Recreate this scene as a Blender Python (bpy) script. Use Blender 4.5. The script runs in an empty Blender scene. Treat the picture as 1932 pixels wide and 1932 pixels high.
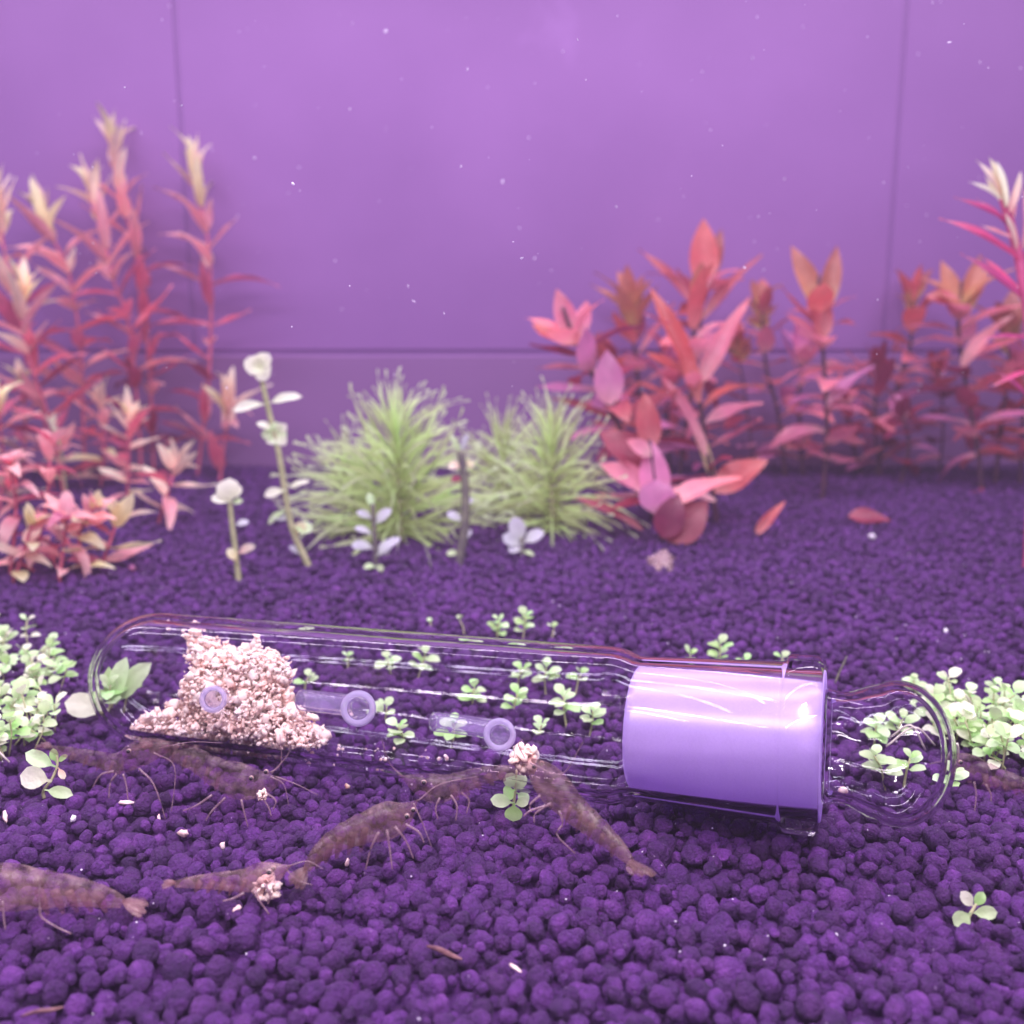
import bpy, math, random
import numpy as np
from mathutils import Vector, Matrix, noise

random.seed(11)
RNG = np.random.default_rng(7)
SC = bpy.context.scene
COL = SC.collection

# ------------------------------------------------------------------ camera, world, lamps (1 unit = 1 cm)
H = 6.95
PITCH = math.radians(11.0)
cam_d = bpy.data.cameras.new('camera')
cam = bpy.data.objects.new('camera', cam_d)
COL.objects.link(cam)
cam.location = (0, 0, H)
cam.rotation_euler = (math.pi / 2 - PITCH, 0, 0)
cam_d.lens = 36.0
cam_d.sensor_width = 36.0
cam_d.clip_start = 0.5
cam_d.clip_end = 400
cam_d.dof.use_dof = True
cam_d.dof.focus_distance = 14.0
cam_d.dof.aperture_fstop = 0.25
SC.camera = cam

world = bpy.data.worlds.new('World')
SC.world = world
world.use_nodes = True
bg = world.node_tree.nodes['Background']
bg.inputs[0].default_value = (0.50, 0.36, 0.78, 1)
bg.inputs[1].default_value = 0.06

SC.view_settings.view_transform = 'Standard'
SC.view_settings.look = 'None'
SC.view_settings.exposure = 0.64
SC.view_settings.gamma = 1.0
SC.cycles.max_bounces = 14
SC.cycles.transmission_bounces = 12
SC.cycles.transparent_max_bounces = 24
SC.cycles.diffuse_bounces = 4
SC.cycles.use_denoising = True
SC.cycles.sample_clamp_indirect = 25.0


def led_strip(y, power, col, w=2.0):
    d = bpy.data.lights.new('led_strip', 'AREA')
    d.shape = 'RECTANGLE'
    d.size = 66
    d.size_y = w
    d.energy = power
    d.color = col
    o = bpy.data.objects.new('led_strip', d)
    o.location = (-2, y, 27)
    COL.objects.link(o)


led_strip(-6, 14500, (1.0, 0.89, 0.99))
led_strip(17, 7600, (0.86, 0.80, 1.0))
led_strip(37, 9000, (1.0, 0.87, 1.0))

# one bright lamp head among the strips: its mirror image is the white patch on the frosted plug
d = bpy.data.lights.new('lamp_head', 'AREA')
d.shape = 'RECTANGLE'
d.size = 4.5
d.size_y = 2.0
d.energy = 3600
d.color = (1.0, 0.90, 0.98)
o = bpy.data.objects.new('lamp_head', d)
o.location = (2.2, 3.6, 27)
COL.objects.link(o)

# ------------------------------------------------------------------ placing: a line of sight through the photograph (1932 wide) meets the soil or a given distance
FW = Vector((0, math.cos(PITCH), -math.sin(PITCH)))
UP = Vector((0, math.sin(PITCH), math.cos(PITCH)))
RT = Vector((1, 0, 0))
EYE = Vector((0, 0, H))


def ray(x, y):
    return FW + RT * ((x - 966) / 1932) + UP * ((966 - y) / 1932)


def at(x, y, d):
    return EYE + ray(x, y) * d


def gdepth(y, z=0.0):
    return (H - z) / -(ray(966, y).z)


def gnd(x, y, z=0.0):
    return at(x, y, gdepth(y, z))


# ------------------------------------------------------------------ materials
def new_mat(name):
    m = bpy.data.materials.new(name)
    m.use_nodes = True
    nt = m.node_tree
    for n in list(nt.nodes):
        nt.nodes.remove(n)
    out = nt.nodes.new('ShaderNodeOutputMaterial')
    return m, nt, out


def N(nt, typ, **kw):
    n = nt.nodes.new(typ)
    for k, v in kw.items():
        if k.startswith('i_'):
            key = k[2:].replace('_', ' ')
            n.inputs[key].default_value = v
        else:
            setattr(n, k, v)
    return n


def L(nt, a, b):
    nt.links.new(a, b)


def ramp(nt, fac, stops):
    r = nt.nodes.new('ShaderNodeValToRGB')
    el = r.color_ramp.elements
    while len(el) < len(stops):
        el.new(0.5)
    for e, (p, c) in zip(el, stops):
        e.position = p
        e.color = (*c, 1)
    L(nt, fac, r.inputs[0])
    return r.outputs[0]


def rgba(c):
    return (*c, 1)


def leaf_mat(name, c_base, c_mid, c_tip, transl=0.4, rough=0.36, spec=0.6, var=0.38):
    m, nt, out = new_mat(name)
    tc = N(nt, 'ShaderNodeTexCoord')
    sp = N(nt, 'ShaderNodeSeparateXYZ')
    L(nt, tc.outputs['Generated'], sp.inputs[0])
    c = ramp(nt, sp.outputs['Y'], [(0.0, c_base), (0.45, c_mid), (1.0, c_tip)])
    oi = N(nt, 'ShaderNodeObjectInfo')
    ns = N(nt, 'ShaderNodeTexNoise')
    ns.inputs['Scale'].default_value = 3.0
    ns.inputs['Detail'].default_value = 4.0
    gm = N(nt, 'ShaderNodeNewGeometry')
    L(nt, gm.outputs['Position'], ns.inputs['Vector'])
    ad = N(nt, 'ShaderNodeMath', operation='ADD')
    L(nt, oi.outputs['Random'], ad.inputs[0])
    L(nt, ns.outputs[0], ad.inputs[1])
    mr = N(nt, 'ShaderNodeMapRange')
    mr.inputs['From Min'].default_value = 0.2
    mr.inputs['From Max'].default_value = 1.6
    mr.inputs['To Min'].default_value = 1 - var
    mr.inputs['To Max'].default_value = 1 + var
    L(nt, ad.outputs[0], mr.inputs[0])
    hs = N(nt, 'ShaderNodeHueSaturation')
    L(nt, mr.outputs[0], hs.inputs['Value'])
    h2 = N(nt, 'ShaderNodeMapRange')
    h2.inputs['To Min'].default_value = 0.485
    h2.inputs['To Max'].default_value = 0.515
    L(nt, oi.outputs['Random'], h2.inputs[0])
    L(nt, h2.outputs[0], hs.inputs['Hue'])
    L(nt, c, hs.inputs['Color'])
    p = N(nt, 'ShaderNodeBsdfPrincipled')
    p.inputs['Roughness'].default_value = rough
    p.inputs['Specular IOR Level'].default_value = spec
    L(nt, hs.outputs[0], p.inputs['Base Color'])
    bp = N(nt, 'ShaderNodeBump')
    bp.inputs['Strength'].default_value = 0.25
    bp.inputs['Distance'].default_value = 0.05
    n2 = N(nt, 'ShaderNodeTexNoise')
    n2.inputs['Scale'].default_value = 14.0
    L(nt, gm.outputs['Position'], n2.inputs['Vector'])
    L(nt, n2.outputs[0], bp.inputs['Height'])
    L(nt, bp.outputs[0], p.inputs['Normal'])
    t = N(nt, 'ShaderNodeBsdfTranslucent')
    L(nt, hs.outputs[0], t.inputs[0])
    mx = N(nt, 'ShaderNodeMixShader')
    mx.inputs[0].default_value = transl
    L(nt, p.outputs[0], mx.inputs[1])
    L(nt, t.outputs[0], mx.inputs[2])
    L(nt, mx.outputs[0], out.inputs[0])
    return m


def plain_mat(name, c0, c1, scale=4.0, rough=0.6, spec=0.3, bump=0.3, bscale=20.0, transl=0.0):
    m, nt, out = new_mat(name)
    gm = N(nt, 'ShaderNodeNewGeometry')
    ns = N(nt, 'ShaderNodeTexNoise')
    ns.inputs['Scale'].default_value = scale
    ns.inputs['Detail'].default_value = 5.0
    L(nt, gm.outputs['Position'], ns.inputs['Vector'])
    c = ramp(nt, ns.outputs[0], [(0.32, c0), (0.68, c1)])
    p = N(nt, 'ShaderNodeBsdfPrincipled')
    p.inputs['Roughness'].default_value = rough
    p.inputs['Specular IOR Level'].default_value = spec
    L(nt, c, p.inputs['Base Color'])
    if bump:
        bp = N(nt, 'ShaderNodeBump')
        bp.inputs['Strength'].default_value = bump
        bp.inputs['Distance'].default_value = 0.03
        n2 = N(nt, 'ShaderNodeTexNoise')
        n2.inputs['Scale'].default_value = bscale
        n2.inputs['Detail'].default_value = 6.0
        L(nt, gm.outputs['Position'], n2.inputs['Vector'])
        L(nt, n2.outputs[0], bp.inputs['Height'])
        L(nt, bp.outputs[0], p.inputs['Normal'])
    last = p.outputs[0]
    if transl:
        t = N(nt, 'ShaderNodeBsdfTranslucent')
        L(nt, c, t.inputs[0])
        mx = N(nt, 'ShaderNodeMixShader')
        mx.inputs[0].default_value = transl
        L(nt, last, mx.inputs[1])
        L(nt, t.outputs[0], mx.inputs[2])
        last = mx.outputs[0]
    L(nt, last, out.inputs[0])
    return m


def glass_mat(name, rim, gloss=0.55, bend_from=0.62, frost=0.0, frost_col=(0.8, 0.8, 0.9)):
    """glass under water: its refraction all but vanishes, what stays is sheen and darker, tinted rims"""
    m, nt, out = new_mat(name)
    lw = N(nt, 'ShaderNodeLayerWeight')
    lw.inputs['Blend'].default_value = 0.5
    tint = ramp(nt, lw.outputs['Facing'], [(0.0, (1, 1, 1)), (0.55, (0.985, 0.98, 0.995)), (0.86, tuple(0.5 + 0.5 * c for c in rim)), (0.97, rim)])
    tr = N(nt, 'ShaderNodeBsdfTransparent')
    L(nt, tint, tr.inputs[0])
    gl = N(nt, 'ShaderNodeBsdfGlossy')
    gl.inputs['Roughness'].default_value = 0.03
    gp = N(nt, 'ShaderNodeNewGeometry')
    gn = N(nt, 'ShaderNodeTexNoise')
    gn.inputs['Scale'].default_value = 1.6
    gn.inputs['Detail'].default_value = 3.0
    L(nt, gp.outputs['Position'], gn.inputs['Vector'])
    gb = N(nt, 'ShaderNodeBump')
    gb.inputs['Strength'].default_value = 0.008
    gb.inputs['Distance'].default_value = 0.12
    L(nt, gn.outputs[0], gb.inputs['Height'])
    L(nt, gb.outputs[0], gl.inputs['Normal'])
    pw = N(nt, 'ShaderNodeMath', operation='POWER')
    L(nt, lw.outputs['Facing'], pw.inputs[0])
    pw.inputs[1].default_value = 5.0
    mu = N(nt, 'ShaderNodeMath', operation='MULTIPLY_ADD')
    mu.inputs[1].default_value = gloss
    fn = N(nt, 'ShaderNodeTexNoise')
    fn.inputs['Scale'].default_value = 2.6
    fn.inputs['Detail'].default_value = 5.0
    L(nt, gp.outputs['Position'], fn.inputs['Vector'])
    fm = N(nt, 'ShaderNodeMapRange')
    fm.inputs['From Min'].default_value = 0.42
    fm.inputs['From Max'].default_value = 0.62
    fm.inputs['To Min'].default_value = 0.002
    fm.inputs['To Max'].default_value = 0.028
    L(nt, fn.outputs[0], fm.inputs[0])
    L(nt, fm.outputs[0], mu.inputs[2])
    L(nt, pw.outputs[0], mu.inputs[0])
    g = N(nt, 'ShaderNodeBsdfGlass')
    g.inputs['IOR'].default_value = 1.13
    g.inputs['Color'].default_value = (0.97, 0.95, 0.99, 1)
    edge = ramp(nt, lw.outputs['Facing'], [(bend_from, (0, 0, 0)), (bend_from + 0.03, (1, 1, 1))])
    me_ = N(nt, 'ShaderNodeMixShader')
    L(nt, edge, me_.inputs[0])
    L(nt, tr.outputs[0], me_.inputs[1])
    L(nt, g.outputs[0], me_.inputs[2])
    mx = N(nt, 'ShaderNodeMixShader')
    L(nt, mu.outputs[0], mx.inputs[0])
    L(nt, me_.outputs[0], mx.inputs[1])
    L(nt, gl.outputs[0], mx.inputs[2])
    last = mx.outputs[0]
    if frost:
        d = N(nt, 'ShaderNodeBsdfDiffuse')
        d.inputs[0].default_value = rgba(frost_col)
        t = N(nt, 'ShaderNodeBsdfTranslucent')
        t.inputs[0].default_value = rgba(frost_col)
        m1 = N(nt, 'ShaderNodeMixShader')
        m1.inputs[0].default_value = 0.5
        L(nt, d.outputs[0], m1.inputs[1])
        L(nt, t.outputs[0], m1.inputs[2])
        m2 = N(nt, 'ShaderNodeMixShader')
        m2.inputs[0].default_value = frost
        L(nt, last, m2.inputs[1])
        L(nt, m1.outputs[0], m2.inputs[2])
        last = m2.outputs[0]
    L(nt, last, out.inputs[0])
    return m


def frosted_mat():
    m, nt, out = new_mat('ground_glass')
    gm = N(nt, 'ShaderNodeNewGeometry')
    ns = N(nt, 'ShaderNodeTexNoise')
    ns.inputs['Scale'].default_value = 40.0
    ns.inputs['Detail'].default_value = 4.0
    L(nt, gm.outputs['Position'], ns.inputs['Vector'])
    col = ramp(nt, ns.outputs[0], [(0.3, (0.62, 0.44, 0.86)), (0.7, (0.67, 0.49, 0.90))])  # violet of the LED light is put into the frosted glass colour
    d = N(nt, 'ShaderNodeBsdfDiffuse')
    L(nt, col, d.inputs[0])
    t = N(nt, 'ShaderNodeBsdfTranslucent')
    L(nt, col, t.inputs[0])
    m1 = N(nt, 'ShaderNodeMixShader')
    m1.inputs[0].default_value = 0.5
    L(nt, d.outputs[0], m1.inputs[1])
    L(nt, t.outputs[0], m1.inputs[2])
    g = N(nt, 'ShaderNodeBsdfGlossy')
    g.inputs['Roughness'].default_value = 0.27
    bp = N(nt, 'ShaderNodeBump')
    bp.inputs['Strength'].default_value = 0.15
    bp.inputs['Distance'].default_value = 0.01
    L(nt, ns.outputs[0], bp.inputs['Height'])
    L(nt, bp.outputs[0], g.inputs['Normal'])
    m2 = N(nt, 'ShaderNodeMixShader')
    m2.inputs[0].default_value = 0.10
    L(nt, m1.outputs[0], m2.inputs[1])
    L(nt, g.outputs[0], m2.inputs[2])
    L(nt, m2.outputs[0], out.inputs[0])
    return m


def shrimp_mat(name, c0, c1, clear=0.45):
    m, nt, out = new_mat(name)
    gm = N(nt, 'ShaderNodeNewGeometry')
    ns = N(nt, 'ShaderNodeTexNoise')
    ns.inputs['Scale'].default_value = 11.0
    ns.inputs['Detail'].default_value = 8.0
    ns.inputs['Roughness'].default_value = 0.75
    L(nt, gm.outputs['Position'], ns.inputs['Vector'])
    c = ramp(nt, ns.outputs[0], [(0.36, c0), (0.66, c1)])
    lw = N(nt, 'ShaderNodeLayerWeight')
    lw.inputs['Blend'].default_value = 0.5
    rim = ramp(nt, lw.outputs['Facing'], [(0.55, (0, 0, 0)), (0.95, (0.75, 0.75, 0.75))])
    mc = N(nt, 'ShaderNodeMix', data_type='RGBA')
    L(nt, rim, mc.inputs['Factor'])
    L(nt, c, mc.inputs[6])
    mc.inputs[7].default_value = (0.62, 0.42, 0.46, 1)
    p = N(nt, 'ShaderNodeBsdfPrincipled')
    p.inputs['Roughness'].default_value = 0.25
    p.inputs['Specular IOR Level'].default_value = 0.6
    L(nt, mc.outputs[2], p.inputs['Base Color'])
    bp = N(nt, 'ShaderNodeBump')
    bp.inputs['Strength'].default_value = 0.3
    bp.inputs['Distance'].default_value = 0.02
    L(nt, ns.outputs[0], bp.inputs['Height'])
    L(nt, bp.outputs[0], p.inputs['Normal'])
    t = N(nt, 'ShaderNodeBsdfTransparent')
    t.inputs[0].default_value = (0.93, 0.84, 0.88, 1)
    n2 = N(nt, 'ShaderNodeTexNoise')
    n2.inputs['Scale'].default_value = 6.0
    n2.inputs['Detail'].default_value = 6.0
    L(nt, gm.outputs['Position'], n2.inputs['Vector'])
    mr = N(nt, 'ShaderNodeMapRange')
    mr.inputs['From Min'].default_value = 0.3
    mr.inputs['From Max'].default_value = 0.7
    mr.inputs['To Min'].default_value = clear - 0.2
    mr.inputs['To Max'].default_value = clear + 0.2
    L(nt, n2.outputs[0], mr.inputs[0])
    mx = N(nt, 'ShaderNodeMixShader')
    L(nt, mr.outputs[0], mx.inputs[0])
    L(nt, p.outputs[0], mx.inputs[1])
    L(nt, t.outputs[0], mx.inputs[2])
    L(nt, mx.outputs[0], out.inputs[0])
    return m


def soil_mat():
    m, nt, out = new_mat('soil_pellet')
    gm = N(nt, 'ShaderNodeNewGeometry')
    n1 = N(nt, 'ShaderNodeTexNoise')
    n1.inputs['Scale'].default_value = 3.2
    n1.inputs['Detail'].default_value = 5.0
    L(nt, gm.outputs['Position'], n1.inputs['Vector'])
    c = ramp(nt, n1.outputs[0], [(0.25, (0.050, 0.012, 0.100)), (0.55, (0.112, 0.024, 0.198)), (0.8, (0.185, 0.046, 0.285))])  # black-brown clay, with the violet of the lamps mixed into its colour
    # pale mineral grains in the baked clay
    n3 = N(nt, 'ShaderNodeTexVoronoi')
    n3.inputs['Scale'].default_value = 7.0
    L(nt, gm.outputs['Position'], n3.inputs['Vector'])
    grain = ramp(nt, n3.outputs['Distance'], [(0.0, (1, 1, 1)), (0.10, (0, 0, 0))])
    wn = N(nt, 'ShaderNodeSeparateColor')
    L(nt, n3.outputs['Color'], wn.inputs[0])
    gt = N(nt, 'ShaderNodeMath', operation='GREATER_THAN')
    gt.inputs[1].default_value = 0.72
    L(nt, wn.outputs[0], gt.inputs[0])
    gmul = N(nt, 'ShaderNodeMath', operation='MULTIPLY')
    L(nt, grain, gmul.inputs[0])
    L(nt, gt.outputs[0], gmul.inputs[1])
    oi = N(nt, 'ShaderNodeObjectInfo')
    ad = N(nt, 'ShaderNodeMath', operation='ADD')
    L(nt, gm.outputs['Random Per Island'], ad.inputs[0])
    L(nt, oi.outputs['Random'], ad.inputs[1])
    fc = N(nt, 'ShaderNodeMath', operation='FRACT')
    L(nt, ad.outputs[0], fc.inputs[0])
    mrr = N(nt, 'ShaderNodeMapRange')
    mrr.inputs['To Min'].default_value = 0.66
    mrr.inputs['To Max'].default_value = 1.34
    L(nt, fc.outputs[0], mrr.inputs[0])
    hs = N(nt, 'ShaderNodeHueSaturation')
    L(nt, c, hs.inputs['Color'])
    n4 = N(nt, 'ShaderNodeTexNoise')
    n4.inputs['Scale'].default_value = 26.0
    n4.inputs['Detail'].default_value = 6.0
    n4.inputs['Roughness'].default_value = 0.7
    L(nt, gm.outputs['Position'], n4.inputs['Vector'])
    m4 = N(nt, 'ShaderNodeMapRange')
    m4.inputs['From Min'].default_value = 0.3
    m4.inputs['From Max'].default_value = 0.7
    m4.inputs['To Min'].default_value = 0.55
    m4.inputs['To Max'].default_value = 1.45
    L(nt, n4.outputs[0], m4.inputs[0])
    m5 = N(nt, 'ShaderNodeMath', operation='MULTIPLY')
    L(nt, m4.outputs[0], m5.inputs[0])
    L(nt, mrr.outputs[0], m5.inputs[1])
    L(nt, m5.outputs[0], hs.inputs['Value'])
    mc = N(nt, 'ShaderNodeMix', data_type='RGBA')
    L(nt, gmul.outputs[0], mc.inputs['Factor'])
    L(nt, hs.outputs[0], mc.inputs[6])
    mc.inputs[7].default_value = (0.50, 0.36, 0.58, 1)
    p = N(nt, 'ShaderNodeBsdfPrincipled')
    p.inputs['Roughness'].default_value = 0.55
    p.inputs['Specular IOR Level'].default_value = 0.4
    L(nt, mc.outputs[2], p.inputs['Base Color'])
    n2 = N(nt, 'ShaderNodeTexNoise')
    n2.inputs['Scale'].default_value = 17.0
    n2.inputs['Detail'].default_value = 7.0
    n2.inputs['Roughness'].default_value = 0.65
    L(nt, gm.outputs['Position'], n2.inputs['Vector'])
    bp = N(nt, 'ShaderNodeBump')
    bp.inputs['Strength'].default_value = 1.0
    bp.inputs['Distance'].default_value = 0.12
    L(nt, n2.outputs[0], bp.inputs['Height'])
    L(nt, bp.outputs[0], p.inputs['Normal'])
    L(nt, p.outputs[0], out.inputs[0])
    return m


def wall_mat(name, c0, c1):
    m, nt, out = new_mat(name)
    gm = N(nt, 'ShaderNodeNewGeometry')
    n1 = N(nt, 'ShaderNodeTexNoise')
    n1.inputs['Scale'].default_value = 0.16
    n1.inputs['Detail'].default_value = 3.0
    L(nt, gm.outputs['Position'], n1.inputs['Vector'])
    c = ramp(nt, n1.outputs[0], [(0.3, c0), (0.7, c1)])
    # a few pale blotches of dried water film, each with its own outline
    v = N(nt, 'ShaderNodeTexVoronoi')
    v.inputs['Scale'].default_value = 0.10
    L(nt, gm.outputs['Position'], v.inputs['Vector'])
    n2 = N(nt, 'ShaderNodeTexNoise')
    n2.inputs['Scale'].default_value = 0.7
    n2.inputs['Detail'].default_value = 3.0
    L(nt, gm.outputs['Position'], n2.inputs['Vector'])
    sub = N(nt, 'ShaderNodeMath', operation='MULTIPLY_ADD')
    sub.inputs[1].default_value = 0.30
    L(nt, n2.outputs[0], sub.inputs[0])
    L(nt, v.outputs['Distance'], sub.inputs[2])
    bl = ramp(nt, sub.outputs[0], [(0.24, (0.4, 0.4, 0.4)), (0.32, (0, 0, 0))])
    mc = N(nt, 'ShaderNodeMix', data_type='RGBA')
    L(nt, bl, mc.inputs['Factor'])
    L(nt, c, mc.inputs[6])
    mc.inputs[7].default_value = (min(1, c1[0] * 1.3), min(1, c1[1] * 1.4), min(1, c1[2] * 1.3), 1)
    p = N(nt, 'ShaderNodeBsdfPrincipled')
    p.inputs['Roughness'].default_value = 0.6
    p.inputs['Specular IOR Level'].default_value = 0.2
    L(nt, mc.outputs[2], p.inputs['Base Color'])
    L(nt, p.outputs[0], out.inputs[0])
    return m


M = {}
M['soil'] = soil_mat()
M['wall'] = wall_mat('wall_paint', (0.246, 0.107, 0.35), (0.28, 0.125, 0.392))  # wall, lower panel and seam colours carry the violet cast of the LEDs
M['wall_low'] = wall_mat('wall_paint_lower', (0.235, 0.110, 0.305), (0.26, 0.127, 0.335))
M['seam'] = plain_mat('wall_seam', (0.25, 0.11, 0.355), (0.265, 0.118, 0.375), bump=0)
M['glass'] = glass_mat('clear_glass', (0.62, 0.55, 0.74))
M['port'] = glass_mat('port_glass', (0.75, 0.68, 0.95), frost=0.14, frost_col=(0.72, 0.58, 0.98))
M['port_lip'] = glass_mat('port_lip_glass', (0.78, 0.72, 0.96), frost=0.30, frost_col=(0.80, 0.70, 1.0))
M['bulb'] = glass_mat('stopper_glass', (0.55, 0.48, 0.66))
M['frost'] = frosted_mat()
M['food'] = plain_mat('pink_food', (1.0, 0.68, 0.60), (1.0, 0.87, 0.84), scale=4, rough=0.9, spec=0.1, bump=0.1, bscale=30, transl=0.12)
M['crumb'] = plain_mat('pale_crumb', (0.75, 0.45, 0.45), (0.9, 0.72, 0.75), scale=9, rough=0.6, bump=0.3)
M['stem_red'] = plain_mat('stem_maroon', (0.045, 0.015, 0.04), (0.10, 0.03, 0.06), bump=0.2)
M['stem_rose'] = plain_mat('stem_rose', (0.38, 0.06, 0.12), (0.52, 0.12, 0.20), bump=0.2)
M['stem_magenta'] = plain_mat('stem_magenta', (0.45, 0.05, 0.16), (0.6, 0.1, 0.25), bump=0.2)
M['stem_green'] = plain_mat('stem_green', (0.30, 0.30, 0.16), (0.42, 0.40, 0.24), bump=0.2)
M['stem_dark'] = plain_mat('stem_dark', (0.10, 0.08, 0.10), (0.20, 0.19, 0.14), bump=0.2)
M['stem_carpet'] = plain_mat('stem_carpet', (0.45, 0.45, 0.25), (0.55, 0.52, 0.33), bump=0.1)
M['root'] = plain_mat('pale_root', (0.75, 0.65, 0.60), (0.85, 0.75, 0.72), bump=0.1)
M['lud_red'] = leaf_mat('leaf_brick_red', (0.66, 0.24, 0.24), (0.62, 0.11, 0.14), (0.62, 0.14, 0.14))
M['lud_pink'] = leaf_mat('leaf_rose', (0.80, 0.44, 0.46), (0.78, 0.24, 0.36), (0.76, 0.20, 0.26))
M['lud_mauve'] = leaf_mat('leaf_mauve', (0.76, 0.40, 0.48), (0.70, 0.24, 0.50), (0.60, 0.18, 0.42))
M['lud_dark'] = leaf_mat('leaf_dark_red', (0.40, 0.06, 0.12), (0.29, 0.03, 0.09), (0.33, 0.04, 0.10))
M['lud_olive'] = leaf_mat('leaf_bronze', (0.56, 0.44, 0.18), (0.54, 0.20, 0.13), (0.52, 0.18, 0.15))
M['rot_red'] = leaf_mat('leaf_crimson', (0.68, 0.20, 0.28), (0.70, 0.13, 0.24), (0.78, 0.22, 0.32))
M['rot_pink'] = leaf_mat('leaf_coral', (0.76, 0.38, 0.38), (0.87, 0.34, 0.40), (0.90, 0.50, 0.50))
M['rot_pale'] = leaf_mat('leaf_peach', (0.80, 0.44, 0.38), (0.86, 0.64, 0.52), (0.88, 0.80, 0.64))
M['rot_green'] = leaf_mat('leaf_yellow_green', (0.70, 0.55, 0.28), (0.80, 0.71, 0.40), (0.82, 0.78, 0.54))
M['needle'] = leaf_mat('leaf_needle', (0.60, 0.70, 0.30), (0.70, 0.84, 0.42), (0.78, 0.88, 0.60), transl=0.55, spec=0.3)
M['needle_pink'] = leaf_mat('leaf_needle_pink', (0.60, 0.07, 0.22), (0.72, 0.10, 0.32), (0.74, 0.22, 0.36))
M['carpet'] = leaf_mat('leaf_carpet', (0.48, 0.68, 0.34), (0.62, 0.82, 0.44), (0.70, 0.86, 0.54), var=0.25)
M['carpet_deep'] = leaf_mat('leaf_carpet_green', (0.36, 0.64, 0.20), (0.46, 0.76, 0.27), (0.56, 0.80, 0.38), var=0.25)
M['cream'] = leaf_mat('leaf_cream', (0.80, 0.84, 0.58), (0.88, 0.90, 0.70), (0.92, 0.90, 0.76), var=0.12)
M['lilac'] = leaf_mat('leaf_grey_lilac', (0.52, 0.56, 0.48), (0.60, 0.60, 0.66), (0.62, 0.60, 0.74), var=0.2)
M['shrimp'] = shrimp_mat('shrimp_brown', (0.15, 0.08, 0.10), (0.46, 0.31, 0.33), 0.85)
M['shrimp_dark'] = shrimp_mat('shrimp_dark_brown', (0.09, 0.042, 0.05), (0.38, 0.23, 0.22), 0.74)
M['shrimp_pink'] = shrimp_mat('shrimp_pinkish', (0.28, 0.14, 0.17), (0.60, 0.38, 0.38), 0.80)
M['shrimp_limb'] = shrimp_mat('shrimp_limb', (0.26, 0.14, 0.19), (0.50, 0.34, 0.42), 0.55)
M['eye'] = plain_mat('shrimp_eye', (0.30, 0.18, 0.19), (0.38, 0.24, 0.24), rough=0.2, spec=0.6, bump=0)
M['pupil'] = plain_mat('shrimp_pupil', (0.02, 0.012, 0.02), (0.03, 0.02, 0.03), rough=0.15, spec=0.6, bump=0)
M['speck'] = plain_mat('water_speck', (0.80, 0.70, 0.90), (0.95, 0.88, 1.0), bump=0, transl=0.4)
M['stone'] = plain_mat('white_stone', (0.8, 0.7, 0.85), (0.9, 0.85, 0.95), bump=0.3)
M['brown'] = plain_mat('dead_leaf', (0.13, 0.05, 0.08), (0.36, 0.18, 0.19), bump=0.3)
M['film'] = shrimp_mat('clear_moult', (0.36, 0.22, 0.26), (0.55, 0.36, 0.36), 0.45)

# ------------------------------------------------------------------ mesh helpers


def mesh_from(name, verts, faces, mat, smooth=True):
    me = bpy.data.meshes.new(name)
    me.from_pydata([tuple(v) for v in verts], [], faces)
    if smooth:
        me.polygons.foreach_set('use_smooth', [True] * len(me.polygons))
    if mat is not None:
        me.materials.append(mat)
    me.update()
    return me


def link(name, me, parent=None, mtx=None):
    o = bpy.data.objects.new(name, me)
    COL.objects.link(o)
    if parent is not None:
        o.parent = parent
    if mtx is not None:
        o.matrix_basis = mtx
    return o


def tag(o, label=None, cat=None, group=None, kind=None):
    if label:
        o['label'] = label
    if cat:
        o['category'] = cat
    if group:
        o['group'] = group
    if kind:
        o['kind'] = kind
    return o


def thing(name, loc, label, cat, group=None):
    o = bpy.data.objects.new(name, None)
    o.empty_display_size = 0.3
    o.location = loc
    COL.objects.link(o)
    return tag(o, label, cat, group)


def frame_y(d, up):
    """rotation whose Y runs along d and whose Z leans to up"""
    y = Vector(d).normalized()
    z = Vector(up) - y * Vector(up).dot(y)
    if z.length < 1e-4:
        z = Vector((0.3, 0.2, 1)) - y * y.z
    z.normalize()
    x = y.cross(z)
    m = Matrix((x, y, z)).transposed()
    return m.to_4x4()


def smooth_path(pts, n):
    pts = [Vector(p) for p in pts]
    if len(pts) < 3:
        return [pts[0].lerp(pts[-1], i / n) for i in range(n + 1)]
    out = []
    P = [2 * pts[0] - pts[1]] + pts + [2 * pts[-1] - pts[-2]]
    segs = len(pts) - 1
    for i in range(n + 1):
        t = i / n * segs
        k = min(int(t), segs - 1)
        u = t - k
        a, b, c, d = P[k], P[k + 1], P[k + 2], P[k + 3]
        out.append(0.5 * ((2 * b) + (c - a) * u + (2 * a - 5 * b + 4 * c - d) * u * u + (3 * b - a - 3 * c + d) * u ** 3))
    return out


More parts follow.
